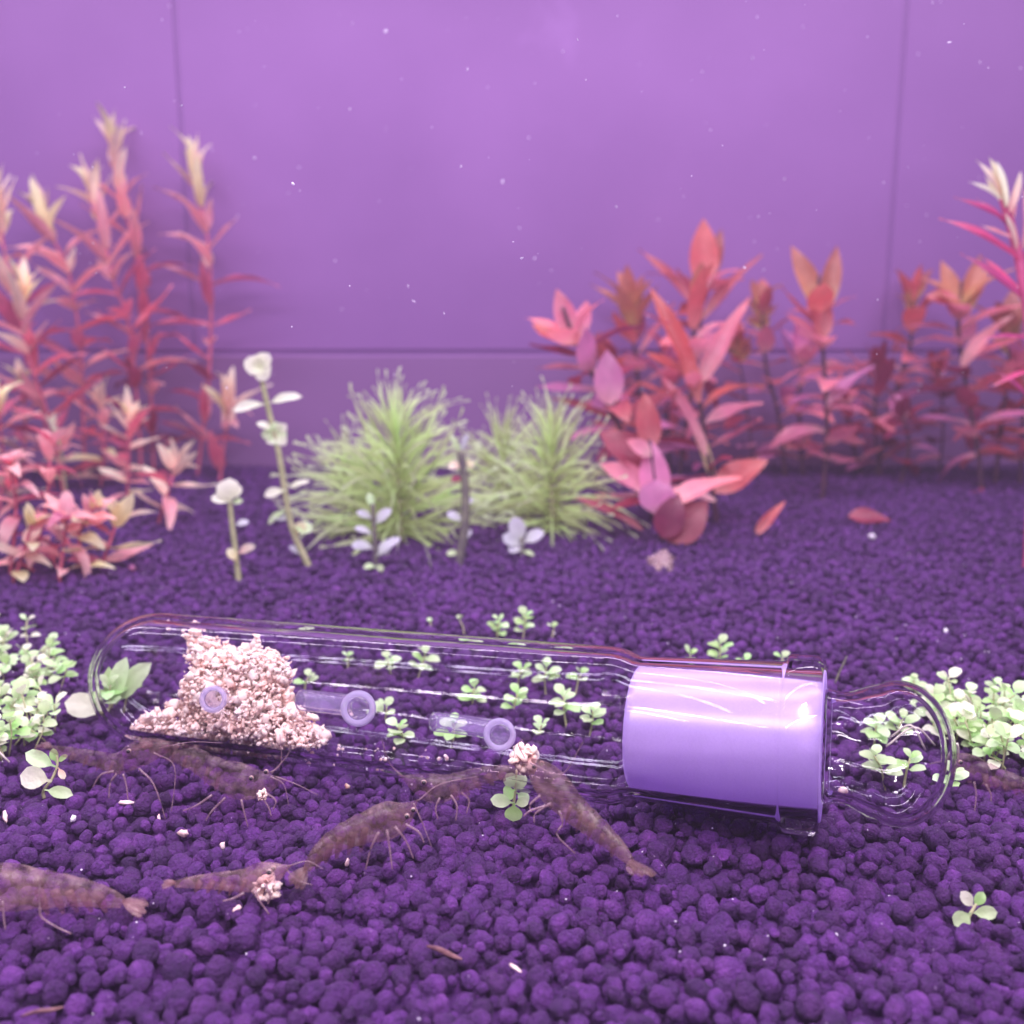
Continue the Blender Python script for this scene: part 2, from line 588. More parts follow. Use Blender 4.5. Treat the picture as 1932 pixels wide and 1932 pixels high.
def tube(path, radii, seg=8, V=None, F=None, side=None, squash=1.0):
    """adds a closed tube to V, F"""
    V = [] if V is None else V
    F = [] if F is None else F
    n = len(path)
    b0 = len(V)
    ref = Vector(side) if side is not None else Vector((0.31, 0.17, 0.93))
    for i, p in enumerate(path):
        t = (path[min(i + 1, n - 1)] - path[max(i - 1, 0)])
        if t.length < 1e-9:
            t = Vector((0, 0, 1))
        t.normalize()
        a = ref - t * ref.dot(t)
        if a.length < 1e-3:
            a = Vector((1, 0.2, 0)) - t * t.x
        a.normalize()
        b = t.cross(a)
        r = radii[i] if hasattr(radii, '__len__') else radii
        for k in range(seg):
            ang = 2 * math.pi * k / seg
            V.append(p + a * (math.cos(ang) * r) + b * (math.sin(ang) * r * squash))
    for i in range(n - 1):
        for k in range(seg):
            k2 = (k + 1) % seg
            F.append((b0 + i * seg + k, b0 + i * seg + k2, b0 + (i + 1) * seg + k2, b0 + (i + 1) * seg + k))
    F.append(tuple(b0 + k for k in reversed(range(seg))))
    F.append(tuple(b0 + (n - 1) * seg + k for k in range(seg)))
    return V, F


def ico(sub):
    import bmesh
    bm = bmesh.new()
    bmesh.ops.create_icosphere(bm, subdivisions=sub, radius=1)
    v = np.array([x.co[:] for x in bm.verts])
    f = np.array([[y.index for y in x.verts] for x in bm.faces])
    bm.free()
    return v, f


ICO1, ICO2, ICO3 = ico(1), ico(2), ico(3)


def lumpy(base, seed, amp, freq=1.3, squash=True):
    v, f = base
    rs = random.Random(seed)
    off = Vector((rs.uniform(-50, 50), rs.uniform(-50, 50), rs.uniform(-50, 50)))
    s = np.array([rs.uniform(0.8, 1.2), rs.uniform(0.8, 1.2), rs.uniform(0.72, 1.0)]) if squash else np.ones(3)
    o = np.empty_like(v)
    for i, p in enumerate(v):
        q = Vector(p)
        k = 1 + amp * noise.noise(q * freq + off) + amp * 0.5 * noise.noise(q * freq * 2.3 + off) + amp * 0.3 * noise.noise(q * freq * 5.1 + off)
        o[i] = p * k * s
    return o, f


def rand_rot(rs):
    a = rs.normal(size=4)
    a /= np.linalg.norm(a)
    w, x, y, z = a
    return np.array([[1 - 2 * (y * y + z * z), 2 * (x * y - z * w), 2 * (x * z + y * w)],
                     [2 * (x * y + z * w), 1 - 2 * (x * x + z * z), 2 * (y * z - x * w)],
                     [2 * (x * z - y * w), 2 * (y * z + x * w), 1 - 2 * (x * x + y * y)]])


def batch_mesh(name, items, mat, smooth=True):
    """items: (verts Nx3, faces Mx3) already placed; joins them in one mesh"""
    vs, fs, k = [], [], 0
    for v, f in items:
        vs.append(v)
        fs.append(f + k)
        k += len(v)
    v = np.concatenate(vs)
    f = np.concatenate(fs)
    me = bpy.data.meshes.new(name)
    me.vertices.add(len(v))
    me.vertices.foreach_set('co', v.astype(np.float32).ravel())
    me.loops.add(len(f) * 3)
    me.loops.foreach_set('vertex_index', f.astype(np.int32).ravel())
    me.polygons.add(len(f))
    me.polygons.foreach_set('loop_start', np.arange(0, len(f) * 3, 3, dtype=np.int32))
    me.polygons.foreach_set('use_smooth', np.full(len(f), smooth))
    me.materials.append(mat)
    me.update()
    me.validate()
    return me


# ------------------------------------------------------------------ the setting: soil bed and back wall
BACK = 47.0
v = [(-40, 4, -0.2), (40, 4, -0.2), (40, BACK, -0.2), (-40, BACK, -0.2), (-40, 4, -3), (40, 4, -3), (40, BACK, -3), (-40, BACK, -3)]
soil = link('soil_bed', mesh_from('soil_bed', v, [(0, 1, 2, 3), (7, 6, 5, 4), (0, 4, 5, 1), (1, 5, 6, 2), (2, 6, 7, 3), (3, 7, 4, 0)], M['soil'], False))
tag(soil, 'dark purple bed of baked clay soil pellets', 'soil', kind='structure')

NV = 14
VAR3 = [lumpy(ICO3, 100 + i, 0.25, 1.2) for i in range(NV)]
VAR2 = [lumpy(ICO2, 200 + i, 0.26, 1.2) for i in range(NV)]
VAR1 = [lumpy(ICO1, 300 + i, 0.40, 1.2) for i in range(NV)]


def pellet_field():
    rs = random.Random(5)
    grid = {}
    cell = 0.35
    out = []

    def ok(x, y, r, f):
        cx, cy = int(x // cell), int(y // cell)
        for i in (-1, 0, 1):
            for j in (-1, 0, 1):
                for (a, b, q) in grid.get((cx + i, cy + j), ()):
                    dd = (a - x) ** 2 + (b - y) ** 2
                    if dd < (f * (q + r)) ** 2:
                        return False
        return True

    passes = [(0.14, 0.17, 3, 0.92), (0.108, 0.135, 32, 0.90), (0.082, 0.106, 125, 0.88), (0.055, 0.08, 110, 0.86)]
    for (r0, r1, dens, f) in passes:
        y = 6.0
        while y < BACK - 0.3:
            w = 0.60 * y + 3.5
            n = int(dens * 0.25 * 2 * w * (1.0 if y < 26 or r0 > 0.07 else 0.25))
            for _ in range(n):
                px, py, r = rs.uniform(-w, w), y + rs.uniform(0, 0.25), rs.uniform(r0, r1)
                if ok(px, py, r, f):
                    grid.setdefault((int(px // cell), int(py // cell)), []).append((px, py, r))
                    out.append((px, py, r))
            y += 0.25
    return out


def soil_height(x, y):
    return 0.10 * noise.noise(Vector((x * 0.35, y * 0.35, 0))) + 0.05 * noise.noise(Vector((x * 1.1, y * 1.1, 3)))


field = pellet_field()
rsp = np.random.default_rng(3)
cands, items = [], []
for (x, y, r) in field:
    z = soil_height(x, y) - r * 0.55 + rsp.uniform(-0.10, 0.09) + 0.02
    cands.append((x, y, z, r))


def in_frame(x, y, z):
    p = Vector((x, y, z)) - EYE
    d = p.dot(FW)
    return abs(p.x / d) < 0.5 and abs(p.dot(UP) / d) < 0.5, d


score = []
for i, (x, y, z, r) in enumerate(cands):
    f, d = in_frame(x, y, z)
    score.append((r / d if f else -1, i))
score.sort(reverse=True)
big = set(i for s, i in score[:300])
pm = [mesh_from('pellet', VAR3[k][0], [tuple(int(q) for q in t) for t in VAR3[k][1]], M['soil']) for k in range(NV)]
for i, (x, y, z, r) in enumerate(cands):
    d = y
    R3 = rand_rot(rsp)
    k = int(rsp.integers(NV))
    if i in big:
        m = Matrix.Identity(4)
        for a in range(3):
            for b in range(3):
                m[a][b] = R3[a][b] * r * 1.04
        m.translation = (x, y, z)
        link('pellet', pm[k], soil, m)
        continue
    vv, ff = (VAR3 if d < 13 else VAR2 if d < 29 else VAR1)[k]
    items.append((vv @ R3.T * (r * 1.04) + np.array([x, y, z]), ff))
# a second, deeper layer that closes the gaps
y = 6.0
while y < 26:
    w = 0.60 * y + 3.5
    x = -w
    while x < w:
        r = rsp.uniform(0.08, 0.13)
        vv, ff = VAR2[int(rsp.integers(NV))]
        items.append((vv @ rand_rot(rsp).T * r + np.array([x + rsp.uniform(-.08, .08), y + rsp.uniform(-.08, .08), -0.20 + rsp.uniform(-.04, .04)]), ff))
        x += 0.19
    y += 0.19
o = link('pellets', batch_mesh('pellets', items, M['soil']), soil)
o['kind'] = 'stuff'

wall_y = BACK + 0.6


def box(name, x0, x1, y0, y1, z0, z1, mat, parent=None, bev=0.0):
    b = bev
    v = [(x0, y0 + b, z0), (x1, y0 + b, z0), (x1, y1, z0), (x0, y1, z0), (x0, y0 + b, z1), (x1, y0 + b, z1), (x1, y1, z1), (x0, y1, z1)]
    f = [(0, 3, 2, 1), (4, 5, 6, 7), (1, 2, 6, 5), (2, 3, 7, 6), (3, 0, 4, 7)]
    if b:
        v += [(x0 + b, y0, z0 + b), (x1 - b, y0, z0 + b), (x1 - b, y0, z1 - b), (x0 + b, y0, z1 - b)]
        f += [(8, 9, 10, 11), (0, 1, 9, 8), (1, 5, 10, 9), (5, 4, 11, 10), (4, 0, 8, 11)]
    else:
        f += [(0, 1, 5, 4)]
    return link(name, mesh_from(name, v, f, mat, False), parent)


wall = box('back_wall', -60, 60, wall_y + 0.35, wall_y + 1.2, -3, 31, M['seam'])
tag(wall, 'pale purple panelled wall behind the plants', 'wall', kind='structure')


def wall_pt(x, y):
    r = ray(x, y)
    return EYE + r * (wall_y / r.y)


xl, xr = wall_pt(336, 200).x, wall_pt(1702, 200).x
zl = wall_pt(700, 664).z
edges = [-60, xl, xr, 60]
for a, b in zip(edges[:-1], edges[1:]):
    box('wall_panel', a + 0.07, b - 0.07, wall_y + 0.25, wall_y + 0.34, zl + 0.06, 31, M['wall'], wall, 0.04)
box('lower_panel', -60, 60, wall_y + 0.10, wall_y + 0.34, -3, zl - 0.15, M['wall_low'], wall, 0.06)

# ------------------------------------------------------------------ the glass tube and its stopper
AX_A = at(330, 1284, 17.0)
AX_B = at(1150, 1366, 14.55)
AX = (AX_B - AX_A).normalized()
AX_LEN = (AX_B - AX_A).length
AX_S = Vector((0, 0, 1)) - AX * AX.z
AX_S.normalize()
AX_T = AX.cross(AX_S)      # horizontal, square to the axis
if AX_T.y > 0:
    AX_T = -AX_T           # towards the camera


def on_axis(s, r=0.0, ang=0.0):
    """ang: 0 is up, 90 degrees is towards the viewer"""
    return AX_A + AX * s + (AX_S * math.cos(ang) + AX_T * math.sin(ang)) * r


def lathe(profile, base, seg=128, closed=True):
    V, F, rings = [], [], []
    for (s, r) in profile:
        if r < 1e-5:
            V.append(on_axis(s) - base)
            rings.append([len(V) - 1])
        else:
            row = []
            for k in range(seg):
                V.append(on_axis(s, r, 2 * math.pi * k / seg) - base)
                row.append(len(V) - 1)
            rings.append(row)
    m = len(rings)
    for i in range(m if closed else m - 1):
        a, b = rings[i], rings[(i + 1) % m]
        if len(a) == 1 and len(b) == 1:
            continue
        for k in range(seg):
            k2 = (k + 1) % seg
            if len(a) == 1:
                F.append((a[0], b[k2], b[k]))
            elif len(b) == 1:
                F.append((a[k], a[k2], b[0]))
            else:
                F.append((a[k], a[k2], b[k2], b[k]))
    return V, F


def fix_normals(me):
    import bmesh
    bm = bmesh.new()
    bm.from_mesh(me)
    bmesh.ops.recalc_face_normals(bm, faces=bm.faces)
    bm.to_mesh(me)
    bm.free()


def arc(c_s, c_r, rad, a0, a1, n):
    return [(c_s + rad * math.cos(a0 + (a1 - a0) * i / n), c_r + rad * math.sin(a0 + (a1 - a0) * i / n)) for i in range(n + 1)]


RT_ = 1.10
TW = 0.11
S_D = -0.33                 # centre of the domed end
S_C = AX_LEN - 0.02         # end of the plain cylinder
S_J0 = AX_LEN + 0.40        # socket starts
S_J1 = S_J0 + 2.50          # socket ends
RJ0, RJ1 = 0.985, 1.08      # outer radius of the socket
pi = math.pi
outer = arc(S_D, 0, RT_, pi, pi / 2, 20)[1:]
outer = [(S_D - RT_, 0)] + outer
outer += [(S_D + (S_C - S_D) * i / 12, RT_) for i in range(1, 13)]
outer += [(S_C + 0.14, RT_ - 0.012), (S_C + 0.26, RT_ - 0.05), (S_C + 0.35, RJ0 + 0.03), (S_J0, RJ0)]
rf0 = S_J1 - 0.48
outer += [(rf0 - 0.06, RJ1 - 0.012), (rf0 - 0.01, RJ1 + 0.02), (rf0, RJ1 + 0.06), (rf0 + 0.05, RJ1 + 0.10), (S_J1 - 0.08, RJ1 + 0.10), (S_J1, RJ1 + 0.05)]
inner = [(S_J1, RJ1 - 0.075), (S_J0 + 0.02, RJ0 - 0.085), (S_J0 - 0.1, RJ0 - 0.07), (S_C + 0.24, RT_ - TW - 0.05), (S_C + 0.1, RT_ - TW - 0.01), (S_C, RT_ - TW)]
inner += [(S_C + (S_D - S_C) * i / 12, RT_ - TW) for i in range(1, 13)]
inner += arc(S_D, 0, RT_ - TW, pi / 2, pi, 20)[1:-1] + [(S_D - RT_ + TW, 0)]
tube_base = on_axis(3.5, RT_, pi)
tb = thing('glass_tube', tube_base, 'clear glass tube with a domed end lying on the dark pellets', 'glass tube')
me = mesh_from('tube_wall', *lathe(outer + inner, tube_base, closed=False), M['glass'])
fix_normals(me)
link('tube_wall', me, tb)


def port(px, py, rad, bend, length, label=None):
    """a small glass inlet: the ring stands proud of the tube wall and its neck runs inwards and to the left"""
    d = 15
    best = None
    # where the line of sight meets the front of the tube
    for i in range(400):
        p = at(px, py, 12 + i * 0.012)
        q = p - AX_A
        s = q.dot(AX)
        rr = (q - AX * s).length
        if rr < RT_:
            best = p
            break
    n = (best - (AX_A + AX * (best - AX_A).dot(AX))).normalized()
    to_eye = (EYE - best).normalized()
    out = (n * 0.35 + to_eye * 0.65).normalized()
    pts = [best + out * 0.16, best - out * 0.05, best - out * 0.30 - AX * 0.08 * bend, best - out * 0.55 - AX * 0.38 * bend, best - out * 0.66 - AX * (0.4 * bend + length * 0.5), best - out * 0.70 - AX * (0.4 * bend + length)]
    path = smooth_path(pts, 26)
    V, F = [], []
    nseg = 40
    prof = []
    for i, p in enumerate(path):
        t = i / 26
        prof.append(rad * (1.0 - 0.32 * min(1, t * 1.6)))
    ro = prof
    ri = [r * 0.66 for r in prof]
    for ring_r, pth in ((ro, path), (ri, path[::-1])):
        rr = ring_r if pth is path else ring_r[::-1]
        for i, p in enumerate(pth):
            j0, j1 = max(i - 1, 0), min(i + 1, len(pth) - 1)
            t = (pth[j1] - pth[j0]).normalized()
            if pth is not path:
                t = -t
            a = UP - t * UP.dot(t)
            a.normalize()
            b = t.cross(a)
            for k in range(nseg):
                an = 2 * pi * k / nseg
                V.append(p + (a * math.cos(an) + b * math.sin(an)) * rr[i] - tube_base)
    rows = len(V) // nseg
    for i in range(rows):
        i2 = (i + 1) % rows
        for k in range(nseg):
            k2 = (k + 1) % nseg
            F.append((i * nseg + k, i * nseg + k2, i2 * nseg + k2, i2 * nseg + k))
    me = mesh_from('inlet', V, F, M['port'])
    fix_normals(me)
    o = link('inlet', me, tb)
    # rounded lip
    c = path[0]
    t = (path[0] - path[1]).normalized()
    a = UP - t * UP.dot(t)
    a.normalize()
    b = t.cross(a)
    V, F = [], []
    rm, rt = rad * 0.88, rad * 0.20
    for k in range(nseg):
        an = 2 * pi * k / nseg
        rv = a * math.cos(an) + b * math.sin(an)
        for j in range(10):
            w = 2 * pi * j / 10
            V.append(c + rv * (rm + rt * math.cos(w)) + t * (rt * math.sin(w) + 0.02) - tube_base)
    for k in range(nseg):
        for j in range(10):
            F.append((k * 10 + j, ((k + 1) % nseg) * 10 + j, ((k + 1) % nseg) * 10 + (j + 1) % 10, k * 10 + (j + 1) % 10))
    me = mesh_from('lip', V, F, M['port_lip'])
    fix_normals(me)
    link('lip', me, o)


port(407, 1318, 0.19, 0.2, 0.0)
port(680, 1336, 0.235, 1.0, 0.75)
port(946, 1384, 0.205, 1.0, 0.75)

# stopper
st_base = on_axis(S_J1 + 0.9, 0.9, pi)
stp = thing('glass_stopper', st_base, 'hollow glass stopper with a flat round head and frosted plug in the tube mouth', 'stopper')
g = 0.012
plug = [(S_J0 - 0.02, 0), (S_J0 - 0.02, RJ0 - 0.16), (S_J0 + 0.03, RJ0 - 0.10), (S_J0 + 0.10, RJ0 - 0.085 - g)]
for i in range(1, 9):
    t = i / 8
    plug.append((S_J0 + 0.10 + (S_J1 - S_J0 - 0.10) * t, RJ0 - 0.085 + (RJ1 - 0.075 - RJ0 + 0.085) * t - g))
plug += [(S_J1 + 0.012, RJ1 - 0.10), (S_J1 + 0.014, 0.80), (S_J1 + 0.014, 0.0)]
me = mesh_from('ground_plug', *lathe(plug, st_base, closed=False), M['frost'])
fix_normals(me)
link('ground_plug', me, stp)
b0 = S_J1 + 0.02
head = [(b0, 0.0), (b0, 0.74), (b0 + 0.04, 0.755), (b0 + 0.18, 0.725), (b0 + 0.32, 0.735), (b0 + 0.45, 0.79), (b0 + 0.56, 0.85)]
cs, hs, hr = b0 + 0.92, 0.70, 0.93
for i in range(0, 21):
    a = math.radians(112 - 112 * i / 20)
    head.append((cs + hs * math.cos(a), hr * math.sin(a) if i < 20 else 0.0))
head_in = []
for i in range(20, -1, -1):
    a = math.radians(112 - 112 * i / 20)
    head_in.append((cs + (hs - 0.11) * math.cos(a), (hr - 0.11) * math.sin(a) if i < 20 else 0.0))
head_in += [(b0 + 0.50, 0.70), (b0 + 0.38, 0.65), (b0 + 0.20, 0.62), (b0 + 0.08, 0.64), (b0 + 0.08, 0.0)]
me = mesh_from('stopper_head', *lathe(head + head_in, st_base, closed=False), M['bulb'])
fix_normals(me)
import bmesh
bm = bmesh.new()
bm.from_mesh(me)
bm.verts.ensure_lookup_table()
seen, stack = set(), [bm.verts[len(bm.verts) - 1]]
while stack:
    q = stack.pop()
    if q.index in seen:
        continue
    seen.add(q.index)
    stack += [e.other_vert(q) for e in q.link_edges]
bmesh.ops.reverse_faces(bm, faces=[f for f in bm.faces if f.verts[0].index in seen])
bm.to_mesh(me)
bm.free()
link('stopper_head', me, stp)

# ------------------------------------------------------------------ food inside the tube
FOOD2 = [lumpy(ICO2, 500 + i, 0.75, 1.7) for i in range(10)]
FOOD1 = [lumpy(ICO1, 530 + i, 0.8, 1.7) for i in range(10)]


def clump(blobs, n, r0, r1, seed, base, inside=None, fine=1.0):
    rs = np.random.default_rng(seed)
    it = []
    tot = sum(b[2] for b in blobs)
    for (c, rad, wgt) in blobs:
        for _ in range(int(n * wgt / tot)):
            u = rs.normal(size=3)
            u /= np.linalg.norm(u)
            k = rs.uniform(0.0, 1.0) ** (1 / 5)
            p = np.array(c) + np.array(rad) * u * k
            if inside is not None and not inside(p):
                continue
            r = rs.uniform(r0, r1)
            vv, ff = (FOOD2 if r > 0.06 else FOOD1)[int(rs.integers(10))]
            s = rs.uniform(0.35, 1.5, size=3)
            if rs.uniform() < 0.12:
                p = np.array(c) + np.array(rad) * u * rs.uniform(1.0, 1.16)
                if inside is not None and not inside(p):
                    continue
            it.append(((vv * s) @ rand_rot(rs).T * r + p - np.array(base), ff))
    return it


def in_tube(p):
    q = Vector(p) - AX_A
    s = q.dot(AX)
    rr = (q - AX * s).length
    lim = RT_ - TW - 0.07
    if s < S_D:
        rr = (q - AX * S_D).length
    return rr < lim


def tube_pt(px, py, off):
    """line of sight meets the upright plane through the axis shifted by off towards the viewer"""
    nrm = AX_T
    o0 = AX_A + AX_T * off
    r = ray(px, py)
    d = (o0 - EYE).dot(nrm) / r.dot(nrm)
    return EYE + r * d


sc = 15.9 / 1932
fb = []
for (px, py, rx, rz, ry, off) in [
    (440, 1280, 85, 52, 60, -0.05), (396, 1232, 45, 28, 40, -0.1), (480, 1250, 48, 30, 45, -0.1), (440, 1236, 34, 16, 30, -0.1), (366, 1204, 14, 22, 16, -0.15), (380, 1216, 18, 14, 16, -0.15), (484, 1216, 8, 20, 10, -0.15), (515, 1238, 10, 14, 12, -0.1), (518, 1262, 30, 26, 26, 0),
    (400, 1300, 60, 50, 50, 0.15), (500, 1310, 50, 40, 45, 0.1),
    (340, 1365, 78, 36, 55, 0.25), (440, 1372, 95, 44, 65, 0.25), (530, 1372, 60, 38, 50, 0.25), (580, 1390, 40, 18, 34, 0.25), (285, 1370, 36, 20, 30, 0.2), (470, 1340, 80, 36, 50, 0.3)]:
    c = tube_pt(px, py, off)
    fb.append((c[:], (rx * sc, ry * sc, rz * sc), rx * rz))
food_base = tube_pt(430, 1405, 0.25)
it = clump(fb, 700, 0.045, 0.085, 1, food_base, in_tube) + clump(fb, 8000, 0.012, 0.042, 2, food_base, in_tube)
o = link('food_heap', batch_mesh('food_heap', it, M['food'], True))
o.location = food_base
tag(o, 'crumbly heap of pale pink shrimp food inside the glass tube', 'food')

it = []
rs = np.random.default_rng(8)
for i in range(46):
    px = rs.uniform(560, 860)
    p = tube_pt(px, 1408 + (px - 560) * 0.085 + rs.normal() * 7, 0.25)
    if rs.uniform() < 0.4:
        p = tube_pt(rs.uniform(300, 480), rs.uniform(1172, 1190), -0.1)
    if not in_tube(p):
        continue
    vv, ff = FOOD1[int(rs.integers(10))]
    it.append((vv @ rand_rot(rs).T * rs.uniform(0.012, 0.038) + np.array(p), ff))
o = link('food_crumbs', batch_mesh('food_crumbs', it, M['crumb'], False))
tag(o, 'tiny loose crumbs of pale food scattered inside the glass tube', 'crumbs', kind='stuff')


def food_bit(px, py, d, r, label, seed):
    c = at(px, py, d)
    r *= 0.8
    it = clump([((0, 0, 0), (r, r * 0.8, r * 1.2), 1)], 46, r * 0.3, r * 0.55, seed, (0, 0, 0))
    o = link('food_morsel', batch_mesh('food_morsel', it, M['food'], True))
    o.location = c
    tag(o, label, 'food', 'morsels of pink food held by shrimp')


food_bit(988, 1432, 13.75, 0.20, 'pink food morsel held against the tube by the steep dark shrimp', 21)
food_bit(503, 1676, 12.1, 0.15, 'cream food morsel clutched by the pale shrimp low on the left', 22)
food_bit(495, 1500, 14.0, 0.07, 'tiny tan food morsel under the head of the shrimp touching the tube', 23)

# ------------------------------------------------------------------ leaves
LEAF = {}


def leaf_mesh(shape, bend, matname, fold=0.25):
    key = (shape, bend, matname, fold)
    if key in LEAF:
        return LEAF[key]
    ny = {'needle': 7, 'round': 7, 'oval': 8, 'lance': 8}[shape]
    V, F = [], []
    xs = (-1, -0.5, 0, 0.5, 1) if shape != 'needle' else (-1, 0, 1)
    nx = len(xs)
    for i in range(ny + 1):
        t = i / ny
        if shape == 'oval':
            w = 0.5 * (math.sin(pi * t ** 0.85)) ** 0.8 * (1 - 0.15 * t) + 0.03 * (1 - t)
        elif shape == 'lance':
            w = 0.5 * (math.sin(pi * t ** 0.75)) ** 0.75 + 0.06 * (1 - t)
        elif shape == 'round':
            if t < 0.22:
                w = 0.06 + 0.1 * t
            else:
                u = (t - 0.22) / 0.78
                w = 0.5 * math.sqrt(max(0.0, 1 - (2 * u - 1) ** 2)) + 0.06 * (1 - u)
        else:
            w = 0.5 * (1 - t ** 3) * min(1, 0.5 + 3 * t)
        w = max(w, 0.012)
        # bent along a circle
        if abs(bend) > 1e-3:
            y = math.sin(bend * t) / bend
            z = -(1 - math.cos(bend * t)) / bend
        else:
            y, z = t, 0
        for x in xs:
            ripple = 0.02 * math.sin(9 * t + 2 * x) * abs(x)
            V.append((x * w, y, z + fold * abs(x) * w * 0.5 + ripple))
    for i in range(ny):
        for j in range(nx - 1):
            a = i * nx + j
            F.append((a, a + 1, a + nx + 1, a + nx))
    me = mesh_from('leaf', V, F, M[matname])
    LEAF[key] = me
    return me


def add_leaf(parent, base, p, direction, up, length, width, shape, bend, mat, fold=0.25):
    me = leaf_mesh(shape, bend, mat, fold)
    m = Matrix.Translation(Vector(p) - base) @ frame_y(direction, up) @ Matrix.Diagonal((width, length, length, 1))
    return link('leaf', me, parent, m)


def leaf_px(parent, base, x0, y0, x1, y1, d, width_px, shape, mat, bend=0.3, face=0.5, dd=0.0, fold=0.25):
    """one leaf between two sighted points at distance d; face 0 lies flat, 1 shows its blade to the viewer"""
    p, q = at(x0, y0, d), at(x1, y1, d + dd)
    v = q - p
    up = (Vector((0, 0, 1)) * (1 - face) + (-FW) * face)
    # bent leaves fall short of their chord: start a little steeper so that tip lands near q
    y = v.normalized()
    z = up - y * up.dot(y)
    z.normalize()
    dr = (y * math.cos(bend / 2) + z * math.sin(bend / 2))
    ln = v.length * (1 + bend * bend / 24)
    return add_leaf(parent, base, p, dr, up, ln, width_px * d / 1932, shape, bend, mat, fold)


def stem_obj(parent, base, pts, r0, r1, mat, seg=8):
    n = max(8, len(pts) * 4)
    path = [p - base for p in smooth_path(pts, n)]
    rad = [r0 + (r1 - r0) * i / n for i in range(n + 1)]
    V, F = tube(path, rad, seg)
    return link('stem', mesh_from('stem', V, F, mat), parent)


def stem_plant(name, label, cat, group, px, dep, spec, rs, extra=None):
    """px: sighted points of the stem, tip first and base last"""
    dep = min(dep, 44.5)
    base = at(px[-1][0], px[-1][1], dep)
    base.z = 0.0
    pts = [at(x, y, dep + (rs.uniform(-0.3, 0.3) if i < len(px) - 1 else 0)) for i, (x, y) in enumerate(px)]
    pts[-1] = base
    t = thing(name, base, label, cat, group)
    low = pts + [base + Vector((0, 0, -0.25))]
    stem_obj(t, base, low, spec['r'] * 0.55, spec['r'], M[spec['stem']])
    path = smooth_path(pts, 120)
    tot = sum((path[i + 1] - path[i]).length for i in range(120))
    s, i, acc = spec.get('start', 0.02), 0, 0.0
    ang = rs.uniform(0, 6.28)
    k = 0
    while True:
        while i < 120 and acc + (path[i + 1] - path[i]).length < s:
            acc += (path[i + 1] - path[i]).length
            i += 1
        if i >= 119 or s / tot > spec.get('upto', 0.93):
            break
        p = path[i]
        sd = (path[max(i - 2, 0)] - path[min(i + 2, 120)]).normalized()
        f = s / tot
        a = Vector((1, 0, 0)) - sd * sd.x
        a.normalize()
        b = sd.cross(a)
        inc0, inc1 = spec['inc']
        inc = inc0 + (inc1 - inc0) * min(1, f / spec.get('open', 0.4)) ** 0.7
        per = spec['per'] if k > 0 else spec.get('crown', spec['per'])
        for j in range(per):
            if k > 0 and rs.random() < spec.get('miss', 0.08):
                continue
            th = ang + 2 * pi * j / per + rs.uniform(-0.35, 0.35)
            ic = math.radians(inc + rs.uniform(-14, 14))
            rad = a * math.cos(th) + b * math.sin(th)
            dr = sd * math.cos(ic) + rad * math.sin(ic)
            up = sd * math.sin(ic) - rad * math.cos(ic)
            up = up + Vector((rs.uniform(-.35, .35), rs.uniform(-.5, .1), rs.uniform(-.2, .2)))
            grow = spec['grow'][0] + (spec['grow'][1] - spec['grow'][0]) * min(1, f / 0.3)
            if f > 0.75:
                grow *= 0.85
            ln = spec['len'] * grow * rs.uniform(0.75, 1.2)
            wd = spec['wid'] * (0.5 + 0.5 * grow) * rs.uniform(0.8, 1.15)
            mats = spec['mats']
            mat = None
            for (lim, names) in mats:
                if f <= lim:
                    mat = rs.choice(names)
                    break
            bend = rs.choice(spec['bends'])
            add_leaf(t, base, p, dr, up, ln, wd, spec['shape'], bend, mat)
        ang += pi / 2 if per == 2 else rs.uniform(0.3, 0.9)
        s += spec['gap'] * (0.45 + 0.55 * min(1, f / 0.25)) * rs.uniform(0.85, 1.15)
        k += 1
    if extra:
        extra(t, base, dep)
    return t


R1 = random.Random(3)
ROT = dict(r=0.085, stem='stem_rose', per=2, crown=4, inc=(10, 68), open=0.5, len=2.5, wid=0.50, grow=(0.8, 1.0), gap=0.80, shape='lance', bends=(-0.4, 0.0, 0.4, 0.8),
           mats=[(0.14, ['rot_pale', 'rot_pale', 'rot_green']), (0.33, ['rot_pale', 'rot_pink', 'rot_pink']), (0.62, ['rot_red', 'rot_pink', 'rot_red']), (1.0, ['rot_red', 'rot_red', 'lud_dark', 'rot_pink'])])
G_L = 'tall narrow-leaved red stems at the back on the left'
LT = [
    ('tall red stem nearest the bare wall, twin pale shoots at its top', [(372, 335), (380, 390), (397, 500), (395, 700), (372, 890)], 0),
    ('tallest red stem on the left, its pale tip split in two upright leaves', [(216, 290), (222, 345), (262, 510), (282, 700), (290, 890)], 1),
    ('red stem just left of the tallest one, leaning and ending in a peach tuft', [(176, 370), (190, 415), (213, 525), (243, 615), (262, 800), (266, 900)], 0),
    ('leaning red stem with a splayed yellow-peach tuft two stems left of the tallest', [(80, 400), (94, 440), (130, 515), (150, 640), (155, 720), (160, 900)], 0),
    ('red stem half cut by the left picture edge with pale grey-pink top', [(0, 410), (6, 460), (28, 570), (58, 680), (85, 800), (100, 920)], 1),
    ('lower peach-tipped stem between the edge stem and the splayed tuft', [(44, 570), (42, 620), (62, 700), (95, 800), (120, 930)], 1),
    ('bare-legged red stem behind the white flower stem, mostly hidden', [(430, 770), (428, 800), (420, 860), (415, 905)], 1),
]
for lab, px, q in LT:
    stem_plant('red_stem_plant', lab, 'plant', G_L, px, gdepth(px[-1][1]) - 0.5, ROT, R1)

